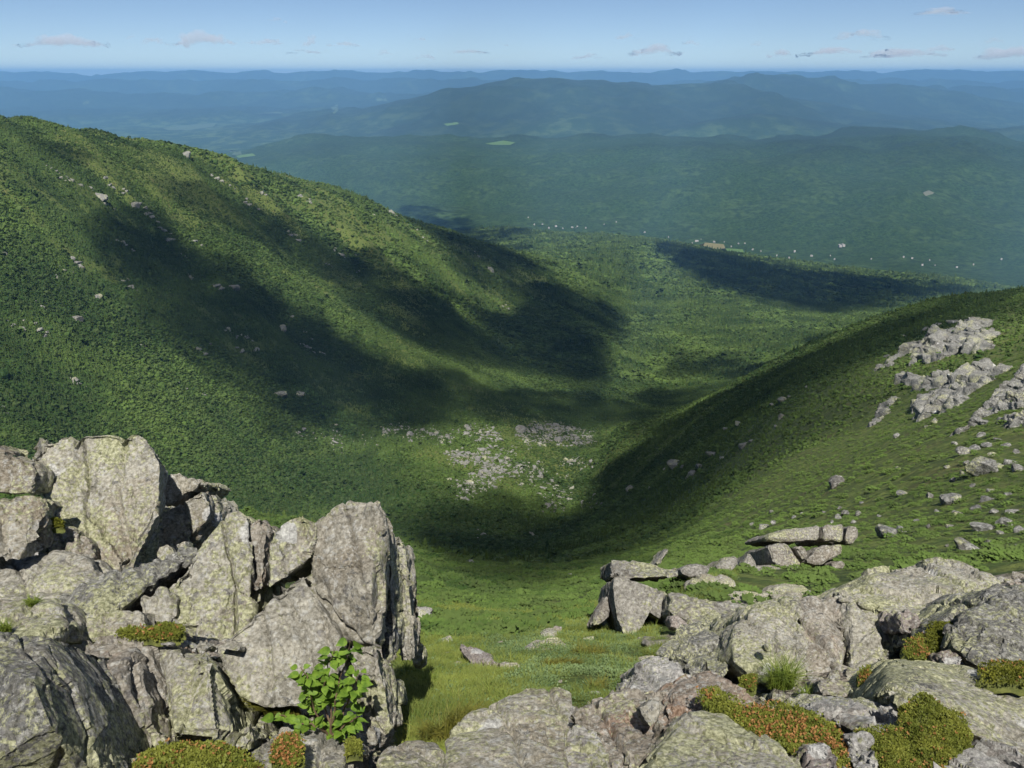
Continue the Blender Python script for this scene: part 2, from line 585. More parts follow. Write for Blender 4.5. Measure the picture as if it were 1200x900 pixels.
G1, G2 = (.23, .215, .16), (.49, .46, .365)
MR = {
    'grey': rock_mat('rock_grey', G1, G2, .45, .35, .35),
    'pale': rock_mat('rock_pale', (.27, .25, .185), (.50, .47, .37), .45, .45, .12),
    'yellow': rock_mat('rock_yellow', G1, G2, .95, .45, .35),
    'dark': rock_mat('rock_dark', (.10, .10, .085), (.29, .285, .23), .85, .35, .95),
    'brown': rock_mat('rock_brown', (.20, .175, .13), (.41, .365, .285), .3, .35, .2, rust=.35),
    'rust': rock_mat('rock_rust', (.23, .185, .135), (.43, .36, .275), .1, .5, .15, rust=.9),
    'pink': rock_mat('rock_pink', (.185, .15, .13), (.37, .31, .27), .1, .15, .15),
    'white': rock_mat('rock_white', (.28, .265, .245), (.55, .53, .50), .2, .9, .2),
    'ledge': rock_mat('rock_ledge', (.20, .185, .15), (.33, .31, .26), .25, .1, .2, k=.45),
    'slope': rock_mat('rock_slope', (.09, .092, .08), (.24, .238, .21), .15, .15, .55, k=.12, bump=.8),
    'wall': rock_mat('rock_wall', (.085, .085, .076), (.21, .205, .185), .05, .1, .4, k=.05, bump=.8),
}
QUEUE = []


def hull_mesh(bm, pts):
    vs = [bm.verts.new(p) for p in pts]
    r = bmesh.ops.convex_hull(bm, input=vs)
    kill = [e for e in r['geom_interior'] if isinstance(e, bmesh.types.BMVert)] + [e for e in r['geom_unused'] if isinstance(e, bmesh.types.BMVert)]
    kill = [v for v in set(kill) if v.is_valid and not v.link_faces]
    bmesh.ops.delete(bm, geom=kill, context='VERTS')


def block(poly, Dt, Db, depth, du=0.0, back=.82, drop=.35, extra=(), bulge=0.0):
    """corner points of one block: its seen face walked round on the photograph, and the same face smaller, deeper in"""
    P = np.array(poly, float)
    u, v = P[:, 0], P[:, 1]
    f = (v - v.min()) / max(1e-6, np.ptp(v))
    D = Dt + (Db - Dt) * f + du * (u - u.mean()) / max(1e-6, np.ptp(u)) * 2
    F = np.stack([pt(a, b, d) for a, b, d in zip(u, v, D)])
    ctr = F.mean(0)
    drop = max(drop, .12 - float(slope_of(v.min())))      # stays behind its own seen face
    B = ctr + (F - ctr) * back + np.array([0, depth, -drop * depth])
    pts = list(F) + list(B)
    if bulge:
        pts.append(ctr + np.array([0, -bulge, bulge * .4]))
    for a, b, d in extra: pts.append(pt(a, b, d))
    return pts


def queue_rock(name, label, blocks, mat, size=None, vox=None, rough=1.0, cat='rock', group=None, smooth=1):
    bm = bmesh.new()
    allp = np.concatenate([np.array(b) for b in blocks])
    for b in blocks: hull_mesh(bm, [Vector(p) for p in b])
    base = Vector(((allp[:, 0].min() + allp[:, 0].max()) / 2, (allp[:, 1].min() + allp[:, 1].max()) / 2, allp[:, 2].min()))
    bmesh.ops.translate(bm, verts=bm.verts, vec=-base)
    bmesh.ops.recalc_face_normals(bm, faces=bm.faces)
    me = bpy.data.meshes.new(name); bm.to_mesh(me); bm.free()
    o = bpy.data.objects.new(name, me); COL.objects.link(o)
    o.location = base
    ext = np.ptp(allp, axis=0)
    S = size or float(np.cbrt(np.prod(ext)))
    D = float(allp[:, 1].min())
    step = vox or max(.0038 * D, S / 130)
    if len(blocks) > 1:
        md = o.modifiers.new('r', 'REMESH'); md.mode = 'VOXEL'
        md.voxel_size = step
        if smooth > 0:
            sm = o.modifiers.new('s', 'SMOOTH'); sm.factor = .5; sm.iterations = smooth
    tag(o, label, cat, group)
    QUEUE.append((o, mat, min(S, .9) if D > 7 and mat == 'ledge' else S, rough, step))
    return o


def refine(src, step):
    """cut a block's flat faces into small triangles, its edges kept crisp but worn"""
    bm = bmesh.new(); bm.from_mesh(src)
    bmesh.ops.dissolve_limit(bm, angle_limit=.06, verts=bm.verts, edges=bm.edges)
    bmesh.ops.bevel(bm, geom=list(bm.edges), offset=step * 1.0, segments=1, affect='EDGES', clamp_overlap=True)
    bmesh.ops.triangulate(bm, faces=bm.faces)
    for it in range(12):
        long = [e for e in bm.edges if e.calc_length() > step * 1.45]
        if not long or len(bm.faces) > 120000: break
        bmesh.ops.subdivide_edges(bm, edges=long, cuts=1)
        bmesh.ops.triangulate(bm, faces=[f for f in bm.faces if len(f.verts) > 3], quad_method='SHORT_EDGE')
    bmesh.ops.recalc_face_normals(bm, faces=bm.faces)
    me = bpy.data.meshes.new(src.name); bm.to_mesh(me); bm.free()
    return me


def finish_rocks():
    dg = bpy.context.evaluated_depsgraph_get(); dg.update()
    for k, (o, mat, S, rough, vox) in enumerate(QUEUE):
        crisp = not o.modifiers
        me = refine(o.data, vox) if crisp else bpy.data.meshes.new_from_object(o.evaluated_get(dg), depsgraph=dg)
        o.modifiers.clear()
        old = o.data
        n = len(me.vertices)
        co = np.empty(n * 3, np.float32); me.vertices.foreach_get('co', co); co = co.reshape(-1, 3).astype(float)
        no = np.empty(n * 3, np.float32); me.vertex_normals.foreach_get('vector', no); no = no.reshape(-1, 3).astype(float)
        W = co + np.array(o.location)
        Q = W + 31.7 * (k % 13)
        b = np.array([.30, -.42, .86])                       # bedding
        bed = Q + 3.2 * (Q @ b)[:, None] * b
        w3 = np.stack([perlin(Q / (.3 * S)), perlin(Q / (.3 * S) + 9), perlin(Q / (.3 * S) + 19)], -1)
        d = .028 * S * facet(Q + .10 * S * w3, .50 * S, k)
        d += .016 * S * facet(Q + .03 * S * w3, .20 * S, k + 5)
        d += .010 * S * fbm(Q / (.5 * S), 2)
        d += .004 * S * fbm(bed / (.5 * S), 2, ridged=True)
        cr = np.abs(perlin(Q / (.42 * S) + 3.3) + .25 * perlin(Q / (.1 * S)))               # cracks
        d -= .020 * S * np.exp(-(cr / .03) ** 2) * sstep(-.1, .3, perlin(Q / (.6 * S) + 7.7))
        for jd, sp, ph in (((.88, .22, .12), .34, 3), ((.18, -.55, .80), .50, 8), ((.70, .62, -.20), .62, 5)):     # joints: blocks stepped in and out, with a groove between
            jn = np.array(jd) / np.linalg.norm(jd)
            sv = (Q @ jn) / (sp * S) + .22 * perlin(Q / (.7 * S) + ph) + .04 * perlin(Q / (.12 * S) + ph)
            ci = np.floor(sv)
            hv = lambda c_: _PERM[(c_.astype(np.int64) * 7 + k * 3 + ph) & 255] / 255.
            wd = max(.03, 2.2 * vox / (sp * S))
            near_ = np.where(sv - ci > .5, ci + 1, ci - 1)
            edge_ = np.minimum(sv - ci, ci + 1 - sv)
            hh = hv(ci) + (hv(near_) - hv(ci)) * .5 * (1 - sstep(0, wd, edge_))
            fr = np.minimum(sv - ci, ci + 1 - sv)
            d += .046 * S * (hh - .6) - .042 * S * np.exp(-(fr / max(.022, 1.2 * vox / (sp * S))) ** 2) * (_PERM[(ci.astype(np.int64) + ph) & 255] % 3 > 0)
        lam = 6 * vox
        d += .10 * lam * fbm(Q / lam, 2) + .22 * lam * np.minimum(0, perlin(Q / (2.2 * lam)) + .1)
        co += no * (d * rough)[:, None]
        me.vertices.foreach_set('co', co.astype(np.float32).ravel())
        me.polygons.foreach_set('use_smooth', np.full(len(me.polygons), True))
        if mat != 'cloud': me.set_sharp_from_angle(angle=.45)
        me.materials.clear(); me.materials.append(MR[mat])
        me.update()
        nm = old.name
        o.data = me
        bpy.data.meshes.remove(old)
        me.name = nm


def rk(label, poly, Dt, Db, depth, mat='grey', name='boulder', cat='boulder', rough=1.0, size=None, smooth=1, sit=False, **kw):
    if mat == 'ledge':
        kw.setdefault('back', .97); depth *= 1.3; size = None; rough *= .7
    if sit:
        P_ = np.array(poly, float)
        d_ = pick(P_[:, 0].mean(), P_[:, 1].max())[1] * .985
        Dt, Db = Dt + d_ - Db, d_
    return queue_rock(name, label, [block(poly, Dt, Db, depth, **kw)], mat, cat=cat, rough=rough, size=size, smooth=smooth)


# --- the outcrop at the left
rk('great pale flat topped slab standing highest in the left outcrop',
   [(35, 514), (60, 511), (104, 508), (117, 505), (150, 505), (165, 508), (173, 516), (187, 542), (187, 561), (185, 592), (183, 607), (163, 636), (152, 672), (130, 680), (115, 676), (92, 640), (58, 600), (38, 572), (28, 541)], 4.75, 3.95, .32, 'pale', back=.72)
rk('upper half of the split grey block behind the great flat topped slab',
   [(183, 554), (203, 552), (222, 556), (232, 562), (233, 569), (203, 591), (184, 598)], 5.1, 4.9, .6, 'pale')
rk('lower half of the split grey block behind the great flat topped slab',
   [(236, 571), (244, 585), (248, 597), (246, 608), (238, 618), (222, 626), (205, 655), (180, 662), (184, 600), (204, 593)], 5.0, 4.75, .6, 'grey')
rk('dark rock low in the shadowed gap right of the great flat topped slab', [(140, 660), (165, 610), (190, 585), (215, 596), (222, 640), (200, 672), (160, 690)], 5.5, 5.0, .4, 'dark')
rk('rounded blocky boulder at the left edge beside the great flat topped slab',
   [(-30, 530), (0, 532), (22, 536), (36, 541), (42, 550), (39, 568), (36, 577), (14, 578), (-30, 575)], 4.4, 4.2, .5, 'grey')
rk('small rounded stone perched on the rounded blocky boulder',
   [(-12, 519), (0, 520), (8, 523), (10, 528), (6, 534), (-12, 533)], 4.5, 4.4, .22, 'grey')
rk('smooth leaning slab with a sharp straight edge over a dark hollow',
   [(-30, 582), (0, 583), (30, 582), (48, 577), (58, 585), (45, 604), (35, 636), (22, 657), (-30, 646)], 3.95, 3.6, .22, 'pale', du=.05)
rk('brown sloping rock at the foot of the great flat topped slab',
   [(44, 640), (60, 622), (82, 616), (100, 632), (108, 650), (112, 690), (70, 680), (44, 655)], 4.1, 3.85, .5, 'brown')
rk('broad low grey rock under the sharp edged leaning slab',
   [(-30, 654), (25, 660), (50, 645), (100, 652), (116, 680), (104, 692), (60, 712), (-30, 712)], 3.85, 3.35, .5, 'grey')
rk('diagonal lichened slab with a dark undercut lower edge',
   [(60, 706), (107, 677), (135, 681), (180, 661), (224, 640), (240, 642), (214, 662), (191, 678), (126, 716), (95, 738), (68, 760), (56, 742)], 3.65, 3.05, .30, 'dark', back=.9)
rk('sloping grey rock at the left edge above the big dark lichened boulder',
   [(-30, 705), (40, 702), (62, 706), (72, 735), (60, 750), (-30, 752)], 3.1, 2.75, .5, 'grey')
rk('big dark lichened boulder in the lower left corner',
   [(-60, 746), (0, 744), (58, 748), (72, 766), (84, 780), (92, 798), (100, 824), (107, 854), (116, 880), (120, 920), (-60, 930)], 2.45, 2.0, .55, 'dark', du=.10, extra=[(40, 800, 2.05), (60, 850, 1.98)], rough=.55)
rk('small dark lichened lump at the foot of the big dark boulder',
   [(62, 880), (82, 870), (104, 870), (114, 884), (120, 915), (60, 920)], 2.15, 2.05, .2, 'dark')
rk('broad brown boulder split from its neighbour by a narrow crack',
   [(68, 764), (98, 750), (140, 745), (158, 737), (172, 739), (183, 758), (178, 768), (179, 790), (184, 816), (194, 850), (198, 874), (150, 890), (128, 876), (130, 832), (114, 802), (90, 796)], 3.05, 2.5, .5, 'brown', extra=[(140, 790, 2.62)])
rk('blocky yellow spotted boulder right of the narrow crack',
   [(181, 758), (200, 752), (245, 752), (251, 760), (262, 786), (276, 826), (292, 860), (298, 876), (262, 882), (206, 876), (198, 850), (186, 815)], 3.02, 2.62, .55, 'yellow', extra=[(246, 770, 2.80), (256, 864, 2.52), (205, 860, 2.52)])
rk('large leaning boulder mottled yellow and dark grey in the middle of the left outcrop',
   [(188, 692), (202, 680), (216, 655), (232, 635), (262, 604), (280, 597), (290, 603), (284, 615), (276, 645), (283, 670), (292, 697), (297, 718), (290, 730), (282, 748), (262, 751), (225, 747), (200, 737), (190, 716)], 3.75, 3.2, .55, 'yellow')
rk('narrow brown wedge between the leaning mottled boulder and the tall tower',
   [(290, 613), (303, 604), (313, 620), (311, 632), (308, 690), (292, 697), (280, 665), (277, 645), (284, 620)], 3.75, 3.45, .4, 'brown')
rk('rounded yellow lichened shoulder on the tall tower',
   [(334, 606), (350, 598), (362, 606), (376, 610), (375, 631), (366, 655), (354, 666), (334, 680), (312, 692), (310, 640), (316, 626)], 3.55, 3.25, .45, 'yellow')
rk('tall front face of the tower of rock behind the leafy bush',
   [(350, 668), (372, 640), (370, 611), (397, 596), (406, 586), (418, 591), (430, 590), (440, 589), (450, 608), (452, 640), (450, 690), (449, 754), (432, 760), (395, 755), (362, 740), (340, 704)], 3.6, 3.26, .50, 'grey', extra=[(432, 690, 3.22), (440, 752, 3.16)])
rk('broad white blotched base of the tower left of the leafy bush',
   [(276, 756), (296, 722), (330, 690), (356, 670), (374, 702), (396, 745), (402, 800), (372, 828), (310, 832), (278, 818), (250, 764)], 3.34, 2.88, .5, 'grey', rough=.8)
rk('upright column of rock right of the leafy bush',
   [(408, 758), (438, 754), (446, 788), (453, 821), (458, 853), (446, 874), (432, 858), (414, 830)], 3.15, 2.92, .40, 'grey')
rk('thin upright flake on the right side of the tower',
   [(450, 621), (455, 630), (456, 661), (452, 680), (461, 715), (462, 771), (446, 777), (441, 733), (440, 680)], 3.75, 3.4, .45, 'dark', drop=.1)
rk('outermost tall flake of the tower at the edge of the grassy gap',
   [(457, 626), (468, 624), (474, 640), (473, 675), (475, 710), (480, 733), (487, 757), (487, 775), (468, 780), (461, 735), (460, 687)], 4.05, 3.7, .45, 'grey', drop=.1)
rk('small grey stone against the foot of the outermost tall flake',
   [(484, 750), (497, 754), (499, 771), (490, 784), (480, 780)], 4.3, 4.2, .25, 'grey')
rk('dark squared stone at the foot of the tall flakes',
   [(449, 795), (468, 794), (472, 825), (455, 832)], 3.6, 3.5, .3, 'dark')
rk('low grey rock between the diagonal slab and the leaning mottled boulder',
   [(94, 726), (110, 714), (140, 717), (166, 712), (172, 736), (140, 747), (94, 753)], 3.2, 3.05, .35, 'pale')
rk('jumbled grey rock just left of the leaning mottled boulder',
   [(160, 697), (190, 688), (207, 699), (204, 722), (196, 735), (165, 728)], 3.4, 3.25, .35, 'grey')
rk('small white stone on the moss between the two front boulders',
   [(183, 752), (192, 749), (201, 751), (203, 757), (192, 760), (184, 758)], 2.95, 2.92, .06, 'white', name='stone')
rk('grey rock with a mossy cap in front of the leafy bush',
   [(290, 880), (318, 858), (340, 845), (360, 842), (386, 866), (408, 882), (404, 915), (300, 918)], 2.95, 2.4, .45, 'grey')
rk('small mossy stone at the foot of the upright column',
   [(424, 856), (436, 846), (444, 858), (442, 874), (430, 874)], 2.85, 2.8, .15, 'grey', name='stone')
rk('flat grey rock at the bottom edge between the bush and the grass',
   [(446, 884), (470, 874), (512, 870), (522, 892), (520, 915), (440, 915)], 2.85, 2.45, .4, 'grey')

rk('small knob on the very top of the tower of rock', [(402, 592), (407, 583), (416, 586), (418, 597), (405, 600)], 3.58, 3.54, .12, 'grey', name='stone')
rk('jagged shoulder block at the top right of the tower of rock', [(428, 592), (436, 587), (446, 602), (452, 622), (442, 632), (430, 612)], 3.56, 3.44, .3, 'grey')

for k_, (u_, v_, w_, d_) in enumerate([(70, 768, 14, 2.75), (88, 772, 9, 2.75), (112, 692, 13, 3.6), (196, 650, 16, 4.3), (214, 640, 10, 4.4), (300, 734, 12, 3.25), (268, 756, 14, 3.02), (238, 756, 9, 2.98), (174, 742, 10, 3.1), (52, 655, 13, 3.9), (30, 668, 9, 3.7), (452, 790, 10, 3.5), (300, 700, 8, 3.5), (196, 880, 14, 2.55), (132, 880, 10, 2.5), (120, 862, 8, 2.5), (420, 880, 12, 2.7), (445, 868, 9, 2.9)]):
    rr_ = np.random.RandomState(500 + k_)
    an_ = np.sort(rr_.uniform(0, 6.28, 7))
    rk('small broken stone wedged between the blocks of the left outcrop', [(u_ + w_ * math.cos(q) * rr_.uniform(.7, 1.1), v_ + .75 * w_ * math.sin(q)) for q in an_], d_ + .06, d_ - .03, .12, ('grey', 'pale', 'brown')[k_ % 3], name='stone', cat='stone')['group'] = 'small stones wedged in the left outcrop'

# --- the grassy gap
rk('pale flat ledge at the far lip of the grassy gap',
   [(470, 713), (482, 709), (502, 709), (509, 718), (500, 728), (476, 732)], 11.6, 11.0, 1.0, 'white', sit=True)
rk('cracked purplish rock in the turf of the grassy gap',
   [(538, 756), (550, 751), (562, 757), (576, 765), (592, 786), (576, 790), (549, 776)], 8.3, 7.6, .7, 'pink', sit=True)
rk('flat pale slab lying in the turf in the middle of the gap',
   [(612, 761), (626, 749), (654, 748), (669, 757), (661, 768), (626, 767)], 9.6, 8.9, .8, 'pale', sit=True)
rk('low stone behind the flat pale slab in the turf',
   [(630, 742), (642, 733), (658, 736), (656, 748), (634, 750)], 11.2, 10.8, .6, 'pale', sit=True)
rk('small sunken grey stone in the turf above the wide front boulder',
   [(573, 795), (592, 791), (614, 794), (610, 802), (580, 803)], 7.0, 6.7, .4, 'grey', sit=True)
rk('half buried stone left of the cracked purplish rock',
   [(513, 748), (524, 744), (534, 750), (530, 757), (516, 757)], 9.0, 8.8, .4, 'grey', sit=True)

# --- the right side, near
rk('wide smooth grey boulder dotted with dark rings at the bottom centre',
   [(518, 920), (522, 876), (530, 860), (562, 836), (587, 834), (597, 820), (617, 809), (655, 805), (670, 811), (671, 822), (665, 840), (661, 862), (652, 890), (656, 920)], 3.0, 2.3, .6, 'pale', rough=.7)
rk('white crusted rock wedged right of the wide smooth boulder',
   [(645, 890), (661, 862), (672, 845), (700, 856), (716, 884), (716, 918), (648, 920)], 2.8, 2.35, .5, 'white')
rk('broken brown rock between the wide smooth boulder and the yellow front slab',
   [(668, 836), (695, 821), (730, 820), (760, 808), (792, 805), (802, 830), (792, 852), (766, 884), (745, 912), (716, 910), (700, 868), (676, 850)], 3.25, 2.55, .5, 'brown', rough=1.3)
rk('grey angular chunk lodged in the broken brown rock',
   [(748, 826), (764, 818), (779, 822), (776, 840), (765, 854), (752, 842)], 2.85, 2.75, .16, 'grey')
rk('yellow and grey spotted slab at the bottom right of centre',
   [(740, 920), (768, 872), (790, 850), (802, 834), (823, 830), (850, 836), (886, 861), (936, 890), (960, 920)], 2.75, 2.25, .5, 'yellow', rough=.6)
rk('pinkish rust stained rock above the yellow spotted slab',
   [(778, 820), (796, 800), (819, 788), (838, 790), (848, 798), (872, 813), (890, 825), (876, 840), (850, 838), (819, 829), (804, 836), (792, 862), (778, 868)], 3.3, 2.75, .5, 'rust')
rk('pale rounded rock at the right edge of the grassy gap',
   [(736, 808), (744, 786), (768, 774), (798, 779), (800, 802), (788, 818), (744, 820)], 4.1, 3.6, .6, 'white')
rk('scaly grey sloping rock running down from the fluted wall',
   [(780, 772), (800, 750), (830, 735), (860, 714), (882, 711), (878, 740), (866, 776), (846, 794), (806, 794)], 5.4, 4.3, .8, 'dark')
rk('lichened left end of the fluted wall of rock',
   [(862, 738), (880, 714), (905, 704), (934, 699), (938, 750), (948, 792), (935, 804), (890, 800), (856, 774)], 5.0, 4.1, .7, 'yellow')
rk('left column of the fluted wall of rock',
   [(933, 700), (960, 696), (991, 700), (990, 745), (985, 792), (950, 796), (938, 780)], 5.0, 4.35, .7, 'brown', bulge=.08)
rk('right column of the fluted wall of rock',
   [(994, 701), (1020, 693), (1050, 703), (1060, 720), (1064, 755), (1050, 778), (1015, 794), (996, 792)], 4.95, 4.3, .7, 'grey', bulge=.08)
rk('long humped crest of lichened rock above the fluted wall',
   [(985, 702), (1035, 689), (1050, 676), (1080, 663), (1098, 658), (1120, 663), (1150, 671), (1168, 680), (1146, 700), (1122, 718), (1100, 732), (1085, 731), (1064, 714), (1050, 706)], 5.5, 4.5, .8, 'yellow')
rk('black lichened boulder at the right edge under the humped crest',
   [(1112, 738), (1118, 722), (1140, 699), (1168, 682), (1200, 678), (1240, 690), (1240, 780), (1180, 779), (1150, 776), (1120, 762)], 4.4, 3.6, .7, 'dark', bulge=.1)
rk('pitted pink boulder in the corner under the humped crest',
   [(1050, 718), (1064, 712), (1078, 719), (1083, 732), (1076, 744), (1058, 742)], 4.45, 4.3, .3, 'pink', rough=1.6)
rk('small reddish stone in front of the black lichened boulder',
   [(1102, 764), (1120, 760), (1134, 772), (1130, 784), (1108, 780)], 3.75, 3.6, .2, 'pink', rough=1.3)
rk('long yellow lichened slab with a dark squared end at the right',
   [(1020, 818), (1022, 800), (1034, 778), (1044, 769), (1056, 768), (1100, 771), (1130, 783), (1160, 792), (1192, 805), (1240, 834), (1240, 900), (1208, 884), (1170, 868), (1140, 852), (1110, 830), (1060, 822)], 3.6, 2.75, .45, 'yellow', rough=.6, extra=[(1043, 818, 2.95)])
rk('flat pale rock with a white patch below the fluted wall',
   [(934, 824), (953, 816), (1000, 817), (1042, 817), (1057, 830), (1054, 856), (1008, 856), (980, 842), (958, 832)], 3.2, 2.7, .35, 'white')
rk('small pale stone at the foot of the fluted wall',
   [(958, 796), (985, 794), (1006, 800), (1012, 812), (985, 818), (962, 814)], 3.7, 3.55, .25, 'brown')
rk('white quartz lump on the left end of the fluted wall',
   [(895, 752), (903, 752), (910, 760), (906, 766), (898, 763)], 4.25, 4.2, .1, 'white', name='stone')
rk('white crumbled rock at the bottom edge right of the moss',
   [(1112, 866), (1150, 860), (1180, 868), (1215, 890), (1230, 925), (1104, 925)], 2.6, 2.2, .35, 'white', rough=1.4)
rk('white crumbled rock at the bottom edge between two moss mats',
   [(992, 862), (1016, 860), (1036, 884), (1034, 918), (1000, 920)], 2.55, 2.2, .3, 'white', rough=1.4)
rk('pinkish gravelly stone at the bottom edge under the orange moss mat',
   [(945, 872), (968, 868), (984, 884), (990, 918), (945, 920)], 2.5, 2.2, .3, 'pink', rough=1.3)

# --- the long ledge right of the gap
rk('top slab of the overhanging ledge right of the grassy gap',
   [(714, 655), (730, 653), (756, 659), (798, 665), (798, 674), (771, 676), (738, 676), (722, 677), (716, 671)], 10.6, 9.9, 1.1, 'ledge', size=.5)
rk('great triangular block facing the gap under the overhanging ledge',
   [(720, 677), (732, 676), (773, 689), (768, 707), (752, 738), (736, 751), (731, 748), (722, 717), (718, 694)], 9.6, 8.9, 1.2, 'ledge', size=.6, rough=.6)
rk('hanging wedge beside the great triangular block',
   [(772, 689), (783, 693), (782, 716), (776, 726), (759, 716)], 9.5, 9.2, .9, 'ledge', size=.5, rough=.6)
rk('long low wall of ledge rock right of the hanging wedge',
   [(784, 693), (815, 699), (845, 707), (882, 711), (877, 728), (862, 738), (810, 740), (800, 730), (782, 717)], 9.1, 8.3, .9, 'ledge', size=.5)
rk('egg shaped boulder resting under the long low ledge wall',
   [(782, 721), (795, 717), (805, 726), (810, 735), (801, 740), (787, 738)], 8.1, 7.9, .35, 'pink', rough=.7)
rk('angular boulder perched on top of the overhanging ledge',
   [(799, 664), (811, 658), (834, 663), (831, 673), (819, 675), (813, 677), (798, 670)], 11.3, 10.9, .7, 'ledge', rough=.7)
rk('dark leaning blade of rock at the left foot of the ledge',
   [(692, 732), (702, 716), (711, 695), (717, 699), (716, 720), (700, 735)], 9.9, 9.4, .5, 'ledge')
rk('low stones at the foot of the long ledge wall',
   [(752, 745), (790, 741), (850, 738), (862, 748), (800, 762), (756, 756)], 8.3, 7.4, .6, 'ledge', name='rock_step')
rk('sharp sliver of rock sticking out behind the overhanging ledge',
   [(767, 662), (780, 641), (788, 641), (774, 664)], 15.5, 15.2, .8, 'ledge')
rk('pale boulder left of the jointed cliff',
   [(838, 665), (851, 652), (864, 652), (866, 658), (856, 672)], 16, 15.5, 1.0, 'ledge')
rk('flat gravelly rock on top of the ledge nearest the fluted wall', [(846, 708), (858, 692), (884, 688), (906, 694), (900, 708), (872, 714)], 10.4, 9.6, .7, 'pale', sit=True)
rk('pale broken rock on top of the ledge below the angular perched boulder', [(806, 684), (820, 672), (846, 674), (862, 684), (848, 694), (818, 694)], 11.2, 10.6, .7, 'pale', sit=True)
rk('low pale rock between the ledge top and the smooth sloping slab', [(898, 694), (914, 684), (942, 684), (956, 692), (936, 702), (908, 703)], 12.0, 11.4, .7, 'pale', sit=True)
for lab, poly, a, b in [
    ('left cap stone of the small jointed cliff', [(898, 632), (901, 626), (923, 619), (961, 614), (962, 633), (923, 635)], 18.2, 17.8),
    ('middle cap stone of the small jointed cliff', [(964, 614), (991, 614), (989, 636), (964, 634)], 18.3, 17.9),
    ('right cap stone of the small jointed cliff', [(993, 614), (1008, 617), (1009, 628), (1000, 640), (991, 636)], 18.3, 17.9),
    ('broad front block of the small jointed cliff', [(898, 638), (923, 635), (944, 661), (931, 670), (906, 662)], 17.5, 16.9),
    ('right front block of the small jointed cliff', [(961, 639), (990, 637), (988, 652), (960, 663), (944, 658)], 17.6, 17.2),
    ('small wedge in the middle joint of the small jointed cliff', [(928, 640), (944, 638), (952, 650), (943, 658)], 17.6, 17.4),
    ('standing block at the left end of the small jointed cliff', [(866, 672), (878, 646), (888, 660), (889, 680)], 17.2, 16.6),
    ('smooth slab sloping in front of the small jointed cliff', [(886, 662), (903, 659), (930, 668), (947, 686), (923, 690), (886, 680)], 16.9, 15.9),
    ('block in the shrubs right of the small jointed cliff', [(974, 656), (991, 656), (993, 666), (976, 672)], 17.2, 16.9),
]:
    rk(lab, poly, a, b, 1.4, 'ledge', size=.8, rough=.8, drop=.2)

# ------------------------------------------------------------------ clouds overhead (they shade the ravine) and along the horizon
def np_grid_solid(name, Xc, Yc, top, bot, mask):
    """closed mesh between two height sheets over the cells where mask is set"""
    ny, nx = Xc.shape
    idx = -np.ones((ny, nx), int)
    cell = mask[:-1, :-1] & mask[1:, :-1] & mask[:-1, 1:] & mask[1:, 1:]
    used = np.zeros((ny, nx), bool)
    for a in (0, 1):
        for b in (0, 1):
            used[a:ny - 1 + a, b:nx - 1 + b] |= cell
    # a vertex on the rim of the used cells joins top and bottom
    full = np.zeros((ny, nx), int)
    for a in (0, 1):
        for b in (0, 1):
            full[a:ny - 1 + a, b:nx - 1 + b] += cell
    rim = used & (full < 4)
    idx[used] = np.arange(used.sum())
    n = used.sum()
    low = idx.copy()
    inner = used & ~rim
    low[inner] = n + np.arange(inner.sum())
    mid = (top + bot) / 2
    zt = np.where(rim, mid, top)
    Vt = np.stack([Xc[used], Yc[used], zt[used]], -1)
    Vb = np.stack([Xc[inner], Yc[inner], bot[inner]], -1)
    j, i = np.nonzero(cell)
    F1 = np.stack([idx[j, i], idx[j, i + 1], idx[j + 1, i + 1], idx[j + 1, i]], -1)
    F2 = np.stack([low[j, i], low[j + 1, i], low[j + 1, i + 1], low[j, i + 1]], -1)
    keep = ~(F1[:, [0, 3, 2, 1]] == F2).all(1)
    return np_mesh(name, np.concatenate([Vt, Vb]), np.concatenate([F1[keep], F2[keep]]))


def cloud_mat(name, dens, col=(1, 1, 1)):
    m = bpy.data.materials.new(name); m.use_nodes = True
    t = m.node_tree
    t.nodes.remove(t.nodes['Principled BSDF'])
    v = t.nodes.new('ShaderNodeVolumePrincipled')
    v.inputs['Color'].default_value = (*col, 1)
    v.inputs['Density'].default_value = dens
    v.inputs['Anisotropy'].default_value = 0.0
    t.links.new(v.outputs[0], t.nodes['Material Output'].inputs['Volume'])
    return m


M_CLOUD = cloud_mat("cloud", 0.014)

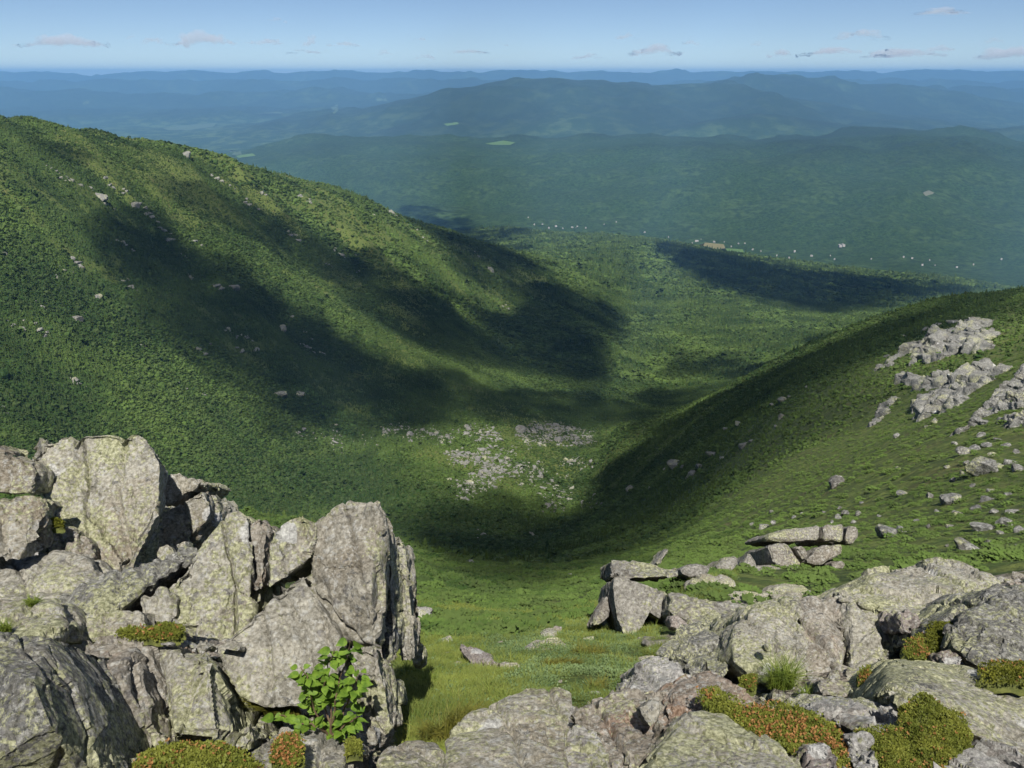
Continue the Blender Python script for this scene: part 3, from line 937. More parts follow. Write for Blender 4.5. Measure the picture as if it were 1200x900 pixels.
# outlines of the patches of shade, walked round on the photograph; each gives the outline of one real cloud in the sun's path
SHADE = [
    ('broad ragged cumulus cloud over the steep left wall of the ravine', 200, 1.0, 26,
     [(95, 266), (150, 252), (185, 265), (215, 290), (262, 318), (320, 350), (365, 388), (420, 425), (500, 440), (560, 462), (640, 458), (730, 470), (830, 462),
      (800, 495), (720, 508), (650, 500), (560, 492), (470, 500), (400, 508), (330, 500), (280, 470), (220, 418), (165, 372), (125, 318)]),
    ('long narrow cumulus cloud over the upper gully of the left wall', 200, 0.9, 14,
     [(175, 208), (215, 216), (260, 232), (310, 256), (360, 285), (420, 296), (470, 322), (520, 345), (560, 352), (500, 352), (440, 340), (380, 322), (320, 292), (260, 262), (205, 238)]),
    ('wedge shaped cumulus cloud over the end of the left ridge', 260, 1.0, 22,
     [(368, 306), (420, 300), (440, 335), (510, 352), (575, 378), (610, 362), (560, 316), (515, 285), (470, 250), (480, 242), (560, 270), (620, 305), (668, 335), (728, 368), (742, 392), (715, 415), (722, 436), (690, 450), (640, 432), (600, 425),
      (560, 428), (520, 408), (470, 395), (415, 360)]),
    ('long cumulus cloud over the wooded fan below the ravine', 330, 1.1, 9,
     [(764, 287), (800, 290), (850, 297), (905, 312), (960, 320), (1060, 329), (1142, 341), (1085, 352), (1040, 358), (1000, 368), (945, 367), (900, 356), (862, 345), (820, 333), (795, 318), (780, 304)]),
    ('large ragged cumulus cloud over the right spur of the ravine', 200, 0.9, 26,
     [(1230, 338), (1130, 348), (1060, 364), (1000, 384), (930, 414), (870, 444), (820, 470), (790, 500), (740, 530), (700, 560), (600, 590), (520, 585), (460, 610), (462, 690), (560, 704), (650, 700), (722, 678), (790, 630), (850, 588),
      (905, 558), (955, 522), (995, 485), (1028, 445), (1080, 404), (1130, 378), (1230, 372)]),
    ('small flat cumulus cloud over the ravine mouth', 240, 0.45, 14,
     [(770, 430), (800, 418), (850, 415), (885, 420), (870, 434), (825, 446), (780, 448)]),
    ('thin flat cumulus cloud over the far edge of the wooded fan', 300, 0.9, 6,
     [(575, 276), (590, 271), (625, 270), (622, 276), (595, 279)]),
    ('thin narrow cumulus cloud over the crest of the left ridge', 240, 0.6, 10,
     [(20, 160), (60, 168), (110, 188), (90, 196), (50, 180)]),
]
H_CLOUD = 620.0


def poly_sd(u, v, poly):
    """signed distance (positive inside) to a polygon"""
    P = np.array(poly, float)
    d = np.full(u.shape, 1e9)
    ins = np.zeros(u.shape, bool)
    for a, b in zip(P, np.roll(P, -1, 0)):
        ab = b - a
        h = np.clip(((u - a[0]) * ab[0] + (v - a[1]) * ab[1]) / (ab @ ab), 0, 1)
        d = np.minimum(d, np.hypot(u - a[0] - h * ab[0], v - a[1] - h * ab[1]))
        cr = ((a[1] > v) != (b[1] > v)) & (u < (b[0] - a[0]) * (v - a[1]) / (b[1] - a[1] + 1e-9) + a[0])
        ins ^= cr
    return np.where(ins, d, -d)


def land_at(x, y):
    """coarse bilinear look-up in the sheet"""
    t = x / y
    fi = np.clip((t + T_MAX) / (2 * T_MAX) * (NT - 1), 0, NT - 1.001)
    fj = np.clip(np.interp(np.log(y), s_ax, np.arange(NS)), 0, NS - 1.001)
    i, j = fi.astype(int), fj.astype(int)
    a, b = fi - i, fj - j
    return (ZG[j, i] * (1 - a) + ZG[j, i + 1] * a) * (1 - b) + (ZG[j + 1, i] * (1 - a) + ZG[j + 1, i + 1] * a) * b


for k, (lab, hgt, dens, soft, poly) in enumerate(SHADE):
    zc = H_CLOUD + 35 * (k % 4)
    ctr = np.array([pick(*p) for p in poly if 0 <= p[0] <= 1200])
    Q = ctr + SUN * ((zc - ctr[:, 2]) / SUN[2])[:, None]
    lo, hi = Q.min(0) - 90, Q.max(0) + 90
    step = max(5.0, math.sqrt((hi[0] - lo[0]) * (hi[1] - lo[1]) / 42000))
    gx, gy = np.meshgrid(np.arange(lo[0], hi[0], step), np.arange(lo[1], hi[1], step))
    z = np.full(gx.shape, float(np.median(ctr[:, 2])))
    for it in range(14):
        sx = gx - SUN[0] / SUN[2] * (zc - z)
        sy = np.maximum(gy - SUN[1] / SUN[2] * (zc - z), 20)
        z = z * 0.4 + land_at(sx, sy) * 0.6
    u, v = to_px(sx / sy, z / sy)
    u = u + soft * 0.9 * n2(gx, gy, 16 * step, 4, 4.4 + k)
    v = v + soft * 0.6 * n2(gx, gy, 16 * step, 4, 8.4 + k)
    sd = poly_sd(u, v, poly)
    th = np.clip((sd + soft * 0.5) / soft, 0, 1.35) ** 1.3
    wisp = n2(gx, gy, 11 * step, 4, 2.2 + k)
    th = th * np.clip(0.95 + 1.1 * wisp, 0.12, 1.6)
    rim = np.minimum(np.minimum(gx - lo[0], hi[0] - gx), np.minimum(gy - lo[1], hi[1] - gy)) > 2 * step
    mask = (th > 0.02) & rim & (np.hypot(gx, gy) > 120)
    T = th * 120.0 * dens
    me = np_grid_solid('cloud', gx, gy, zc + 0.75 * T + 0.5, zc - 0.25 * T - 0.5, mask)
    tag(put('cloud', me, M_CLOUD), lab + ', shading the slope below', 'cloud', 'cumulus clouds overhead')

# ------------------------------------------------------------------ scrub and forest: nobody could count it
M_LEAF = NT_('scrub_leaves')
tint = M_LEAF.attr('tint', 'INSTANCER')
rnd = M_LEAF.n('ShaderNodeObjectInfo').outputs['Random']
lc = M_LEAF.mix(tint, (0.020, 0.046, 0.009), (0.085, 0.138, 0.028))
lc = M_LEAF.mix(M_LEAF.math('MULTIPLY', rnd, 0.55), lc, (0.062, 0.080, 0.028))
M_LEAF.b.inputs['Roughness'].default_value = 0.75
M_LEAF.b.inputs['Specular IOR Level'].default_value = 0.15
M_SCRUB = M_LEAF.done(lc)
proto_col = bpy.data.collections.new('scrub_kinds')


def proto(name, V, Fc, col=proto_col, mat=None):
    me = np_mesh(name, V, Fc, smooth=False)
    me.materials.append(mat or M_SCRUB)
    o = bpy.data.objects.new(name, me)
    col.objects.link(o)
    return o


def leaf_clump(seed, n, rx, rz, size, conic=0.0, squat=0.0):
    """n crumpled leaf sprays spread through a crown; base at z=0"""
    r = np.random.RandomState(seed)
    V, Fc = [], []
    for k in range(n):
        h = r.uniform(0.05, 1.0)
        rad = rx * ((1 - h) * conic + (1 - conic) * math.sqrt(max(0.0, 1 - (2 * h - 0.9) ** 2) if h > .05 else .3)) * math.sqrt(r.uniform(0.35, 1))
        a = r.uniform(0, 2 * math.pi)
        c_ = np.array([rad * math.cos(a), rad * math.sin(a), rz * h])
        d = np.array([math.cos(a) * 0.9, math.sin(a) * 0.9, r.uniform(-0.1, 0.9) - 0.5 * conic]); d /= np.linalg.norm(d)
        up = r.normal(size=3) * 0.5 + np.array([0, 0, 1.0])
        sd_ = np.cross(d, up); sd_ /= np.linalg.norm(sd_) + 1e-9
        L = size * r.uniform(0.7, 1.3)
        b = len(V)
        V += [c_ - d * L * .4, c_ + sd_ * L * .45, c_ + d * L * .7, c_ - sd_ * L * .45]
        Fc.append([b, b + 1, b + 2, b + 3])
    return np.array(V), np.array(Fc)


def lump(seed, rx, rz, lobes=5):
    """rough rounded crown: a crumpled ball of facets"""
    bm = bmesh.new()
    bmesh.ops.create_icosphere(bm, subdivisions=2, radius=1.0)
    V = np.array([v.co for v in bm.verts])
    Fc = np.array([[v.index for v in f.verts] for f in bm.faces])
    bm.free()
    k = 1 + 0.55 * fbm(V * 1.7 + seed * 9.1, 3)
    V = V * np.clip(k, .45, 1.6)[:, None]
    V[:, :2] *= rx
    V[:, 2] = (V[:, 2] * 0.6 + 0.45) * rz
    return V, Fc


def spire(seed, rx, rz, tiers=5, sides=7):
    r = np.random.RandomState(seed)
    V, Fc = [], []
    for k in range(tiers):
        z0 = rz * (0.08 + 0.8 * k / tiers); z1 = min(rz, z0 + rz * 0.36)
        rad = rx * (1 - 0.85 * k / tiers)
        b = len(V)
        V.append([r.normal() * .03 * rx, r.normal() * .03 * rx, z1])
        for q in range(sides):
            a = 2 * math.pi * (q + r.uniform(-.3, .3)) / sides
            rr = rad * r.uniform(0.55, 1.15)
            V.append([rr * math.cos(a), rr * math.sin(a), z0 + r.uniform(-.05, .08) * rz])
        for q in range(sides):
            Fc.append([b, b + 1 + q, b + 1 + (q + 1) % sides])
    return np.array(V), np.array(Fc)


# sorted by name: 0-1 spires, 2-4 rounded crowns, 5-6 leafy low shrubs
proto('a_spruce', *spire(1, .40, 1.25))
proto('b_spruce', *spire(2, .50, 1.05, 4, 8))
proto('c_crown', *lump(1, .55, .95))
proto('d_crown', *lump(2, .62, .8))
proto('e_crown', *leaf_clump(3, 60, .55, .95, .36))
proto('f_shrub', *leaf_clump(4, 110, .60, .60, .20))
proto('g_shrub', *leaf_clump(5, 150, .65, .50, .16))


def scatter(name, P, scale, idx, tint_v, rotz, col, zscale=None):
    me = bpy.data.meshes.new(name)
    me.vertices.add(len(P))
    me.vertices.foreach_set('co', np.asarray(P, np.float32).ravel())
    sc = np.stack([scale, scale, scale if zscale is None else zscale], -1).astype(np.float32)
    a = me.attributes.new('size', 'FLOAT_VECTOR', 'POINT'); a.data.foreach_set('vector', sc.ravel())
    rv = np.zeros((len(P), 3), np.float32); rv[:, 2] = rotz
    a = me.attributes.new('turn', 'FLOAT_VECTOR', 'POINT'); a.data.foreach_set('vector', rv.ravel())
    fattr(me, 'tint', tint_v)
    a = me.attributes.new('which', 'INT', 'POINT'); a.data.foreach_set('value', np.asarray(idx, np.int32))
    o = bpy.data.objects.new(name, me)
    COL.objects.link(o)
    ng = bpy.data.node_groups.new(name, 'GeometryNodeTree')
    ng.interface.new_socket('Geometry', in_out='INPUT', socket_type='NodeSocketGeometry')
    ng.interface.new_socket('Geometry', in_out='OUTPUT', socket_type='NodeSocketGeometry')
    N = ng.nodes
    gi, go = N.new('NodeGroupInput'), N.new('NodeGroupOutput')
    ip, ci = N.new('GeometryNodeInstanceOnPoints'), N.new('GeometryNodeCollectionInfo')
    ci.inputs['Collection'].default_value = col
    ci.inputs['Separate Children'].default_value = True
    ci.inputs['Reset Children'].default_value = True

    def na(nm, ty):
        k = N.new('GeometryNodeInputNamedAttribute'); k.data_type = ty; k.inputs['Name'].default_value = nm
        return k.outputs['Attribute']
    L = ng.links.new
    L(gi.outputs[0], ip.inputs['Points'])
    L(ci.outputs[0], ip.inputs['Instance'])
    ip.inputs['Pick Instance'].default_value = True
    L(na('which', 'INT'), ip.inputs['Instance Index'])
    L(na('turn', 'FLOAT_VECTOR'), ip.inputs['Rotation'])
    L(na('size', 'FLOAT_VECTOR'), ip.inputs['Scale'])
    L(ip.outputs[0], go.inputs[0])
    md = o.modifiers.new('scatter', 'NODES'); md.node_group = ng
    return o


rs = np.random.RandomState(5)


def in_view(t, y, x, z, h, margin=0.02):
    e0 = z / y
    fi = np.clip((t + T_MAX) / (2 * T_MAX) * (NT - 1), 0, NT - 1).astype(int)
    fj = np.clip(np.interp(np.log(y), s_ax, np.arange(NS)) - 2, 0, NS - 1).astype(int)
    vis = (e0 + h / y) > RUN[fj, fi] - margin
    u, v = to_px(t, e0)
    return vis & (((u > -70) & (u < 1270)) | (y < 40)) & (v < 960)


def band(y0, y1, spacing, T=0.8):
    n = int(T * 2 * (y1 * y1 - y0 * y0) / 2 / spacing ** 2)
    y = np.sqrt(rs.uniform(y0 * y0, y1 * y1, n))
    t = rs.uniform(-T, T, n)
    return t, y


acc = []
for y0, y1, sp, size, hgt in ((2.2, 60, .40, .58, .6), (60, 200, .85, 1.05, .75), (200, 600, 1.25, 1.45, 1.0), (600, 1500, 1.42, 1.7, 1.2), (1500, 2800, 3.4, 4.2, 1.15), (2800, 5900, 7.0, 8.0, 1.1)):
    t, y = band(y0, y1, sp, 1.2 if y0 < 60 else .8)
    x = t * y
    z = land_at(x, y)
    k = in_view(t, y, x, z, size)
    t, y, x, z = t[k], y[k], x[k], z[k]
    u, v = to_px(t, z / y)
    g = grass_cover(t, y, u, v)
    gap = n2(x, y, sp * 7, 3, 6.6)
    rt = sstep(640, 760, u) * (y < 650)
    k = (rs.uniform(0, 1, len(t)) < np.maximum(rt * np.clip(.5 + .5 * gap, .15, .8), np.clip(1.25 - 1.3 * g + 0.45 * gap, 0.06 if y0 < 500 else 0.30, 1))) & (y < np.interp(t, DV_T, DV_D) * 0.93)
    if y0 == 2.2: k &= ~((u > 470) & (u < 720)) | (v < 712)
    if y0 == 2.2: k &= ((y > 14) & ~((u > 845) & (u < 1000) & (v > 632) & (v < 694))) | ((u > 800) & (y > 8)) | (((u < -90) | (u > 1290)) & (y > 2.2))
    t, y, x, z, u, v, g = t[k], y[k], x[k], z[k], u[k], v[k], g[k]
    n = len(t)
    sc = size * np.exp(rs.normal(0, .36, n)) * (1 - 0.45 * g)
    sc = sc * (1 - .25 * sstep(640, 760, u) * (y < 650))
    big = n2(x, y, 130 if y0 > 100 else 20, 4, 12.1)
    con = sstep(-.25, .35, n2(x, y, 210, 3, 3.7)) * (1 if y0 >= 200 else 0.3)      # where conifers take over
    tn = np.clip(0.38 + .14 * (y > 1500) + 0.85 * big + .35 * n2(x, y, 35, 2, 14.) * (y > 200) + .28 * (gully(x, y) - 1.0) * ((u < 680) & (y > 450) & (y < 2600)) + (0.22 + .55 * (y < 650) * (u > 640)) * g - 0.25 * con + rs.normal(0, .16, n), 0, 1)
    pickc = rs.uniform(0, 1, n)
    ix = np.where(pickc < con * 0.7, rs.randint(0, 2, n), rs.randint(2, 5, n))
    if y0 < 60: ix = rs.randint(5, 7, n)
    elif y0 < 200: ix = rs.randint(5, 7, n)
    acc.append((np.stack([x, y, z - 0.08 * sc], -1), sc, ix, tn, sc * hgt * np.where(ix < 2, 1.15, .85)))
P = np.concatenate([a[0] for a in acc])
print('scrub', [len(a[0]) for a in acc])
o = scatter('scrub', P, np.concatenate([a[1] for a in acc]), np.concatenate([a[2] for a in acc]), np.concatenate([a[3] for a in acc]), rs.uniform(0, 6.28, len(P)), proto_col, np.concatenate([a[4] for a in acc]))
tag(o, kind='stuff')


# the little fair weather clouds above the horizon
MR['cloud'] = cloud_mat('far_cloud', .0011, (.86, .89, .96))
rc = np.random.RandomState(8)
for lab, u, v, w, h in [
    ('largest fair weather cloud low in the sky at the left', 80, 48, 96, 17), ('cloud scrap between the two larger clouds at the upper left', 181, 48, 32, 10), ('tiny cloud scrap right of the largest left cloud', 154, 44, 16, 6),
    ('ragged grey cloud second in size at the upper left', 240, 47, 68, 17), ('small high cloud above the row at the left', 325, 24, 24, 7), ('flat cloud right of the ragged grey cloud', 312, 49, 42, 10), ('humped small cloud above the far left hills', 366, 50, 24, 12),
    ('thin flat cloud right of the humped small cloud', 404, 51, 36, 8), ('low thin cloud bank over the far left hills', 355, 60, 42, 6), ('small pinkish cloud over the far hills left of the middle', 451, 62, 18, 7), ('small high cloud over the left end of the long ridge', 491, 45, 20, 8),
    ('small puffy cloud low over the far hills', 498, 66, 26, 8), ('long thin cloud low over the left end of the long ridge', 552, 60, 44, 6), ('tiny cloud high over the long ridge', 590, 53, 16, 6), ('dark small cloud high right of the middle', 735, 43, 30, 9),
    ('bright cloud low over the middle of the long ridge', 770, 59, 64, 14), ('dark flat cloud touching the bright middle cloud', 808, 51, 28, 7), ('tiny dark cloud over the second peak', 885, 52, 18, 7), ('faint cloud left of the bright middle cloud', 690, 66, 38, 8),
    ('faint cloud right of the second peak', 915, 64, 38, 9), ('long flat cloud over the right peaks', 978, 61, 66, 9), ('large ragged cloud high at the right', 1007, 41, 58, 14), ('highest cloud near the upper right corner', 1100, 13, 60, 9), ('small dark cloud above the long right bank', 1050, 57, 24, 8),
    ('bright puff on the long right bank', 1102, 57, 34, 11), ('long cloud bank low at the right', 1062, 63, 84, 10), ('small flat cloud at the right edge', 1163, 47, 22, 8), ('broad cloud low at the right edge', 1180, 63, 66, 14)]:
    D = 30000. if v < 55 else 42000.
    kk = D / F_PX
    blocks = []
    for q in range(int(5 + w / 7)):
        f = rc.uniform(-1, 1)
        hh = h * (1 - .6 * abs(f)) * rc.uniform(.35, .7) * kk
        ww = rc.uniform(.10, .22) * w * kk + .4 * hh
        c0 = pt(u + f * w * .42, v + h * .5, D) + np.array([0, rc.uniform(-.3, .3) * w * kk, hh * rc.uniform(.4, .9) + (rc.uniform(0, .4) * h * kk * (1 - abs(f)))])
        S_ = rc.normal(size=(40, 3)); S_ /= np.linalg.norm(S_, axis=1)[:, None]
        P_ = S_ * np.array([ww, ww, hh * .62])
        P_[:, 2] = np.maximum(P_[:, 2], -.35 * hh)
        blocks.append(list(P_ + c0))
    queue_rock('cloud', lab, blocks, 'cloud', size=h * kk * 1.6, vox=h * kk / 11, rough=1.5, cat='cloud', smooth=3)

# ------------------------------------------------------------------ boulders and crags on the slopes
def cut_ball(seed, sub=3, planes=13, flat=.8):
    """an angular block: a ball cut by random planes"""
    r = np.random.RandomState(seed)
    bm = bmesh.new(); bmesh.ops.create_icosphere(bm, subdivisions=sub, radius=1.0)
    V = np.array([v.co for v in bm.verts]); Fc = np.array([[v.index for v in f.verts] for f in bm.faces]); bm.free()
    N = r.normal(size=(planes, 3)); N /= np.linalg.norm(N, axis=1)[:, None]
    N = np.concatenate([N, [[0, 0, 1], [0, 0, -1]]])
    h = r.uniform(.55, .95, len(N))
    rad = np.min(h[None] / np.maximum(V @ N.T, .05), 1)
    rad = np.minimum(rad, 1.25)
    V = V * rad[:, None] * (1 + .05 * fbm(V * 2.5 + seed, 3))[:, None]
    V *= np.array([1.0, r.uniform(.6, .9), flat * r.uniform(.55, .9)])
    V[:, :2] /= np.ptp(V[:, 0]) / 1.0 if False else 1.0
    V /= np.ptp(V[:, 0])
    return V, Fc


BOULDER = []
for k in range(12):
    me = np_mesh('boulder', *cut_ball(40 + k, 3, 9 + k % 5), smooth=False)
    me.materials.append(MR['slope'] if k % 3 else MR['wall'])
    BOULDER.append(me)
rb = np.random.RandomState(3)


def set_boulder(u, v, w, label, group=None, name='boulder', cat='boulder', mesh=None, hgt=1.0):
    p = pick(u, v + .12 * w)
    s = w * p[1] / F_PX * 1.06
    o = bpy.data.objects.new(name, BOULDER[rb.randint(len(BOULDER))] if mesh is None else mesh)
    COL.objects.link(o)
    o.location = (p[0], p[1] + .1 * s, p[2] + (-.06 if v < 500 and u < 620 else .06) * s)
    o.rotation_euler = (rb.uniform(-.3, .3), rb.uniform(-.3, .3), rb.uniform(0, 6.28))
    o.scale = (s, s, s * hgt)
    return tag(o, label, cat, group)


UNIQUE = [
    (1113, 586, 34, 'broad pale boulder alone in the grass of the right slope above the jointed cliff'),
    (1090, 584, 14, 'smaller stone touching the broad pale boulder on the right slope'),
    (1042, 625, 36, 'low flat rock in the shrubs just right of the small jointed cliff'),
    (1058, 622, 16, 'narrow stone against the low flat rock beside the jointed cliff'),
    (1151, 618, 34, 'long pale ledge stone in the shrubs near the right edge'),
    (1179, 614, 22, 'squarish stone right of the long pale ledge stone'),
    (1136, 641, 28, 'flat layered rock in the shrubs below the long pale ledge stone'),
    (1160, 637, 18, 'upright stone at the end of the flat layered rock'),
    (835, 533, 15, 'tallest of three pale boulders standing together in the shaded scrub of the right spur'),
    (847, 537, 11, 'low boulder leaning on the tallest of the three pale boulders in the shaded scrub'),
    (820, 549, 12, 'lower left one of the three pale boulders in the shaded scrub'),
    (810, 557, 15, 'flat boulder just downhill of the three pale boulders'),
    (793, 545, 18, 'long flat stone left of the three pale boulders'),
    (740, 573, 13, 'lone pointed boulder in the dark scrub near the ravine floor'),
    (980, 567, 26, 'dark hollowed rock in the middle of the sunny right slope'),
    (1129, 530, 22, 'big tilted block at the top of the boulder field on the right slope'),
    (1143, 526, 17, 'leaning block next to the big tilted block of the boulder field'),
    (1154, 551, 40, 'widest flat slab in the boulder field of the right slope'),
    (1058, 579, 15, 'grey stone half sunk in grass left of the broad pale boulder'),
    (1052, 511, 11, 'single pale stone in the grass below the fluted crag'),
    (992, 602, 17, 'largest stone of the little heap above the small jointed cliff'),
    (896, 617, 15, 'pale stone in the grass just above the left cap stone of the jointed cliff'),
    (917, 470, 17, 'long pale rock strip in the dark scrub of the right spur'),
    (871, 523, 15, 'pale stone in the dark scrub uphill of the three pale boulders'),
    (91, 376, 20, 'large grey slab set in the green wall above the great flat topped slab'),
    (113, 353, 18, 'grey rock with a dark hole beside it on the left wall'),
    (87, 445, 19, 'pair topping pale rock low on the left wall'),
    (200, 282, 15, 'pale cliff rock in the upper gully of the left wall'),
    (327, 461, 24, 'long slanting slab in the shaded foot of the left wall'),
    (349, 460, 17, 'flat grey slab right of the long slanting slab in the shade'),
    (329, 385, 18, 'tall pale streak of rock in the middle of the left wall'),
    (300, 413, 14, 'rounded brownish rock in the shaded middle of the left wall'),
    (409, 227, 9, 'small white rock standing out on the skyline of the left ridge'),
    (216, 182, 18, 'grey crag breaking the skyline grass of the upper left ridge'),
    (116, 231, 22, 'dark broken crag high on the left wall'),
    (156, 239, 15, 'black overhung rock right of the dark broken crag'),
    (552, 660, 14, 'biggest lone boulder in the shaded floor of the ravine'),
    (606, 675, 9, 'pointed stone in the sunny shrubs below the ravine floor'),
    (667, 677, 13, 'flat pale stone in the shrubs below the ravine floor'),
]
for u, v, w, lab in UNIQUE:
    set_boulder(u, v, w * (.85 if u < 620 and v < 500 else 1), lab, name='boulder')
sc_me = BOULDER[0].copy(); sc_me.materials.clear(); sc_me.materials.append(MR['rust'])
set_boulder(271, 336, 17, 'reddish raw rock scar in the middle of the left wall', mesh=sc_me, name='rock_scar', cat='rock scar')

G_WALL = 'pale rocks scattered over the left wall of the ravine'
for q in """82 211 13|71 209 9|133 222 9|169 244 10|178 260 11|227 284 11|89 311 16|144 287 11|67 327 8|49 360 9|24 388 12|44 387 15|4 298 10|224 327 11|253 338 13|353 404 13|378 416 13
267 389 9|233 411 12|282 411 10|91 452 10|207 449 10|231 460 8|153 335 12|169 409 8|398 298 12|338 275 11|351 231 12|307 227 8|291 240 12|253 211 9|269 220 8|436 253 8|420 320 6|2 480 9|315 482 7|458 249 11
573 317 14|595 362 8|652 437 6|560 300 6|362 238 8|345 278 7|212 300 7|193 272 8|105 220 7|148 225 7|122 239 9|60 200 6|360 396 8|342 372 8|290 398 7|246 405 7|36 384 6|12 384 7|98 369 6|75 318 6|480 265 7|500 285 6|415 300 6|366 414 8|385 312 5""".replace('\n', '|').split('|'):
    u, v, w = map(float, q.split())
    for q_ in range(rb.randint(3, 6)):
        du = rb.uniform(-9, 12) * (q_ > 0)
        set_boulder(u + du, v + .75 * du + rb.uniform(-2, 2) * (q_ > 0), w * (.85 if q_ == 0 else rb.uniform(.4, .7)), 'small pale rock showing through the scrub of the left ravine wall', G_WALL, name='rock_outcrop', cat='rock outcrop')
G_RIGHT = 'small stones scattered over the right slope'
for q in """706 592 8|762 572 6|867 497 11|915 490 10|910 501 8|852 503 8|1052 550 8|1158 522 14|1179 522 12|1171 547 18|1183 542 16|1117 563 13|1192 551 18|1121 603 15|1142 597 18|1156 586 16|1142 618 12|1088 618 10|1112 617 10|1006 603 10|983 607 13|942 603 8|881 615 8|908 613 9|904 601 7
1196 622 16|1187 600 14|1096 494 15|1087 500 10|1120 520 10|1135 543 12|1110 548 9|1165 533 12|1190 530 12|1150 510 12|1170 515 10|1128 556 10|1140 570 9|1160 575 10|1180 580 12|1098 600 8|1075 610 8|1030 605 7|965 600 6|930 607 6|1010 590 6|1165 600 12|1172 625 10|1110 640 10|1195 640 12|1122 634 9|985 596 7|1000 612 9|975 612 8
1085 386 10|1100 381 12|1118 378 14|1135 376 12|1060 395 7|1040 418 8|1030 430 10|905 475 7|925 465 7|880 517 8|945 455 6|800 548 7|780 550 6|860 510 6|1146 374 9""".replace('\n', '|').split('|'):
    u, v, w = map(float, q.split())
    set_boulder(u, v, w, 'small grey stone lying among grass and scrub on the right slope', G_RIGHT)

# crags: one solid mass each, made of many cut blocks
HULLS = []
for k in range(8):
    q_ = np.random.RandomState(80 + k)
    V_ = np.array([[a, b, c] for a in (-.5, .5) for b in (-.5, .5) for c in (-.5, .5)], float) * q_.uniform(.65, 1.25, (8, 3))
    HULLS.append(V_)


def crag(label, poly, cell, tall=1.0, mat='slope', lean=(.3, 0)):
    P = np.array(poly, float)
    lo, hi = P.min(0), P.max(0)
    gu, gv = np.meshgrid(np.arange(lo[0], hi[0] + cell, cell * .9), np.arange(lo[1], hi[1] + cell, cell * .7))
    gu = gu + rb.uniform(-.3, .3, gu.shape) * cell; gv = gv + rb.uniform(-.3, .3, gv.shape) * cell * .6
    sd = poly_sd(gu, gv, poly)
    blocks = []
    for a, b, s_ in zip(gu.ravel(), gv.ravel(), sd.ravel()):
        if s_ < cell * .05 or rb.uniform() < .12: continue
        p = pick(a, b)
        w = cell * p[1] / F_PX * rb.uniform(1.2, 2.4)
        H = HULLS[rb.randint(8)]
        ang = rb.uniform(-.5, .5) + .5
        ca, sa = math.cos(ang), math.sin(ang)
        Q = H * np.array([w * .9, w * 1.1, w * 1.5 * tall])
        Q = Q @ np.array([[ca, sa, 0], [-sa, ca, 0], [0, 0, 1]])
        Q[:, 0] += Q[:, 2] * lean[0]
        blocks.append(list(Q + p + np.array([0, .1 * w, -.24 * w])))
    D = min(np.array(b)[:, 1].min() for b in blocks)
    S = cell * D / F_PX * 5
    return queue_rock('crag', label, blocks, mat, size=S, vox=max(.0026 * D, S / 90), cat='crag', rough=1.0, smooth=-1)


CRAGS = [
    ('highest dark crag on the right spur', [(1066, 430), (1068, 410), (1085, 401), (1105, 394), (1122, 387), (1146, 384), (1162, 394), (1167, 414), (1150, 419), (1130, 416), (1108, 420), (1086, 428)], 11),
    ('small dark crag left of the fluted crag on the right spur', [(1054, 456), (1058, 443), (1075, 441), (1108, 441), (1098, 449), (1085, 459), (1070, 462)], 8),
    ('thin slanting rib of rock below the small dark crag', [(1016, 501), (1030, 480), (1046, 466), (1053, 470), (1040, 484), (1022, 502)], 6),
    ('broad fluted crag in the middle of the right spur', [(1066, 492), (1075, 477), (1094, 456), (1108, 444), (1130, 439), (1175, 431), (1184, 438), (1170, 451), (1150, 459), (1133, 472), (1112, 483), (1084, 492)], 10),
    ('long crag climbing out of the photo at the right edge', [(1117, 513), (1133, 497), (1154, 480), (1180, 463), (1202, 446), (1240, 426), (1240, 478), (1202, 478), (1180, 488), (1150, 497), (1130, 509)], 13),
    ('low dark crag at the right edge under the long crag', [(1171, 503), (1180, 491), (1200, 488), (1230, 489), (1230, 504), (1192, 505)], 9),
    ('thin pale strip of rock left of the highest dark crag', [(1024, 435), (1040, 424), (1056, 416), (1052, 424), (1036, 434)], 5),
]
for lab, poly, cell in CRAGS:
    crag(lab, poly, cell, tall=1.05)

# talus on the ravine floor
FIELDS = [[(380, 512), (392, 507), (408, 528), (396, 532)], [(443, 508), (460, 500), (500, 504), (530, 508), (532, 520), (500, 516), (470, 512)],
          [(538, 506), (556, 499), (586, 508), (584, 519), (556, 518)], [(604, 512), (624, 499), (660, 497), (698, 508), (694, 521), (655, 519), (620, 523)],
          [(522, 532), (560, 527), (604, 526), (600, 540), (566, 544), (530, 545)], [(526, 582), (530, 568), (560, 552), (590, 546), (582, 566), (556, 582)],
          [(616, 552), (636, 548), (640, 566), (622, 568)], [(604, 570), (622, 566), (620, 576)], [(634, 576), (655, 571), (672, 584), (664, 598), (640, 602)],
          [(655, 543), (676, 538), (697, 545), (680, 551)], [(606, 622), (620, 617), (632, 628), (614, 633)], [(590, 617), (602, 615), (604, 623), (592, 624)],
          [(555, 620), (568, 618), (568, 630), (556, 630)], [(664, 588), (690, 585), (706, 590), (690, 597)], [(640, 568), (664, 560), (668, 566), (648, 572)],
          [(534, 655), (560, 652), (560, 664), (540, 664)], [(340, 502), (372, 508), (366, 514), (344, 510)], [(420, 518), (436, 514), (440, 524), (424, 526)], [(560, 545), (612, 540), (622, 552), (590, 560)]]
tal = []
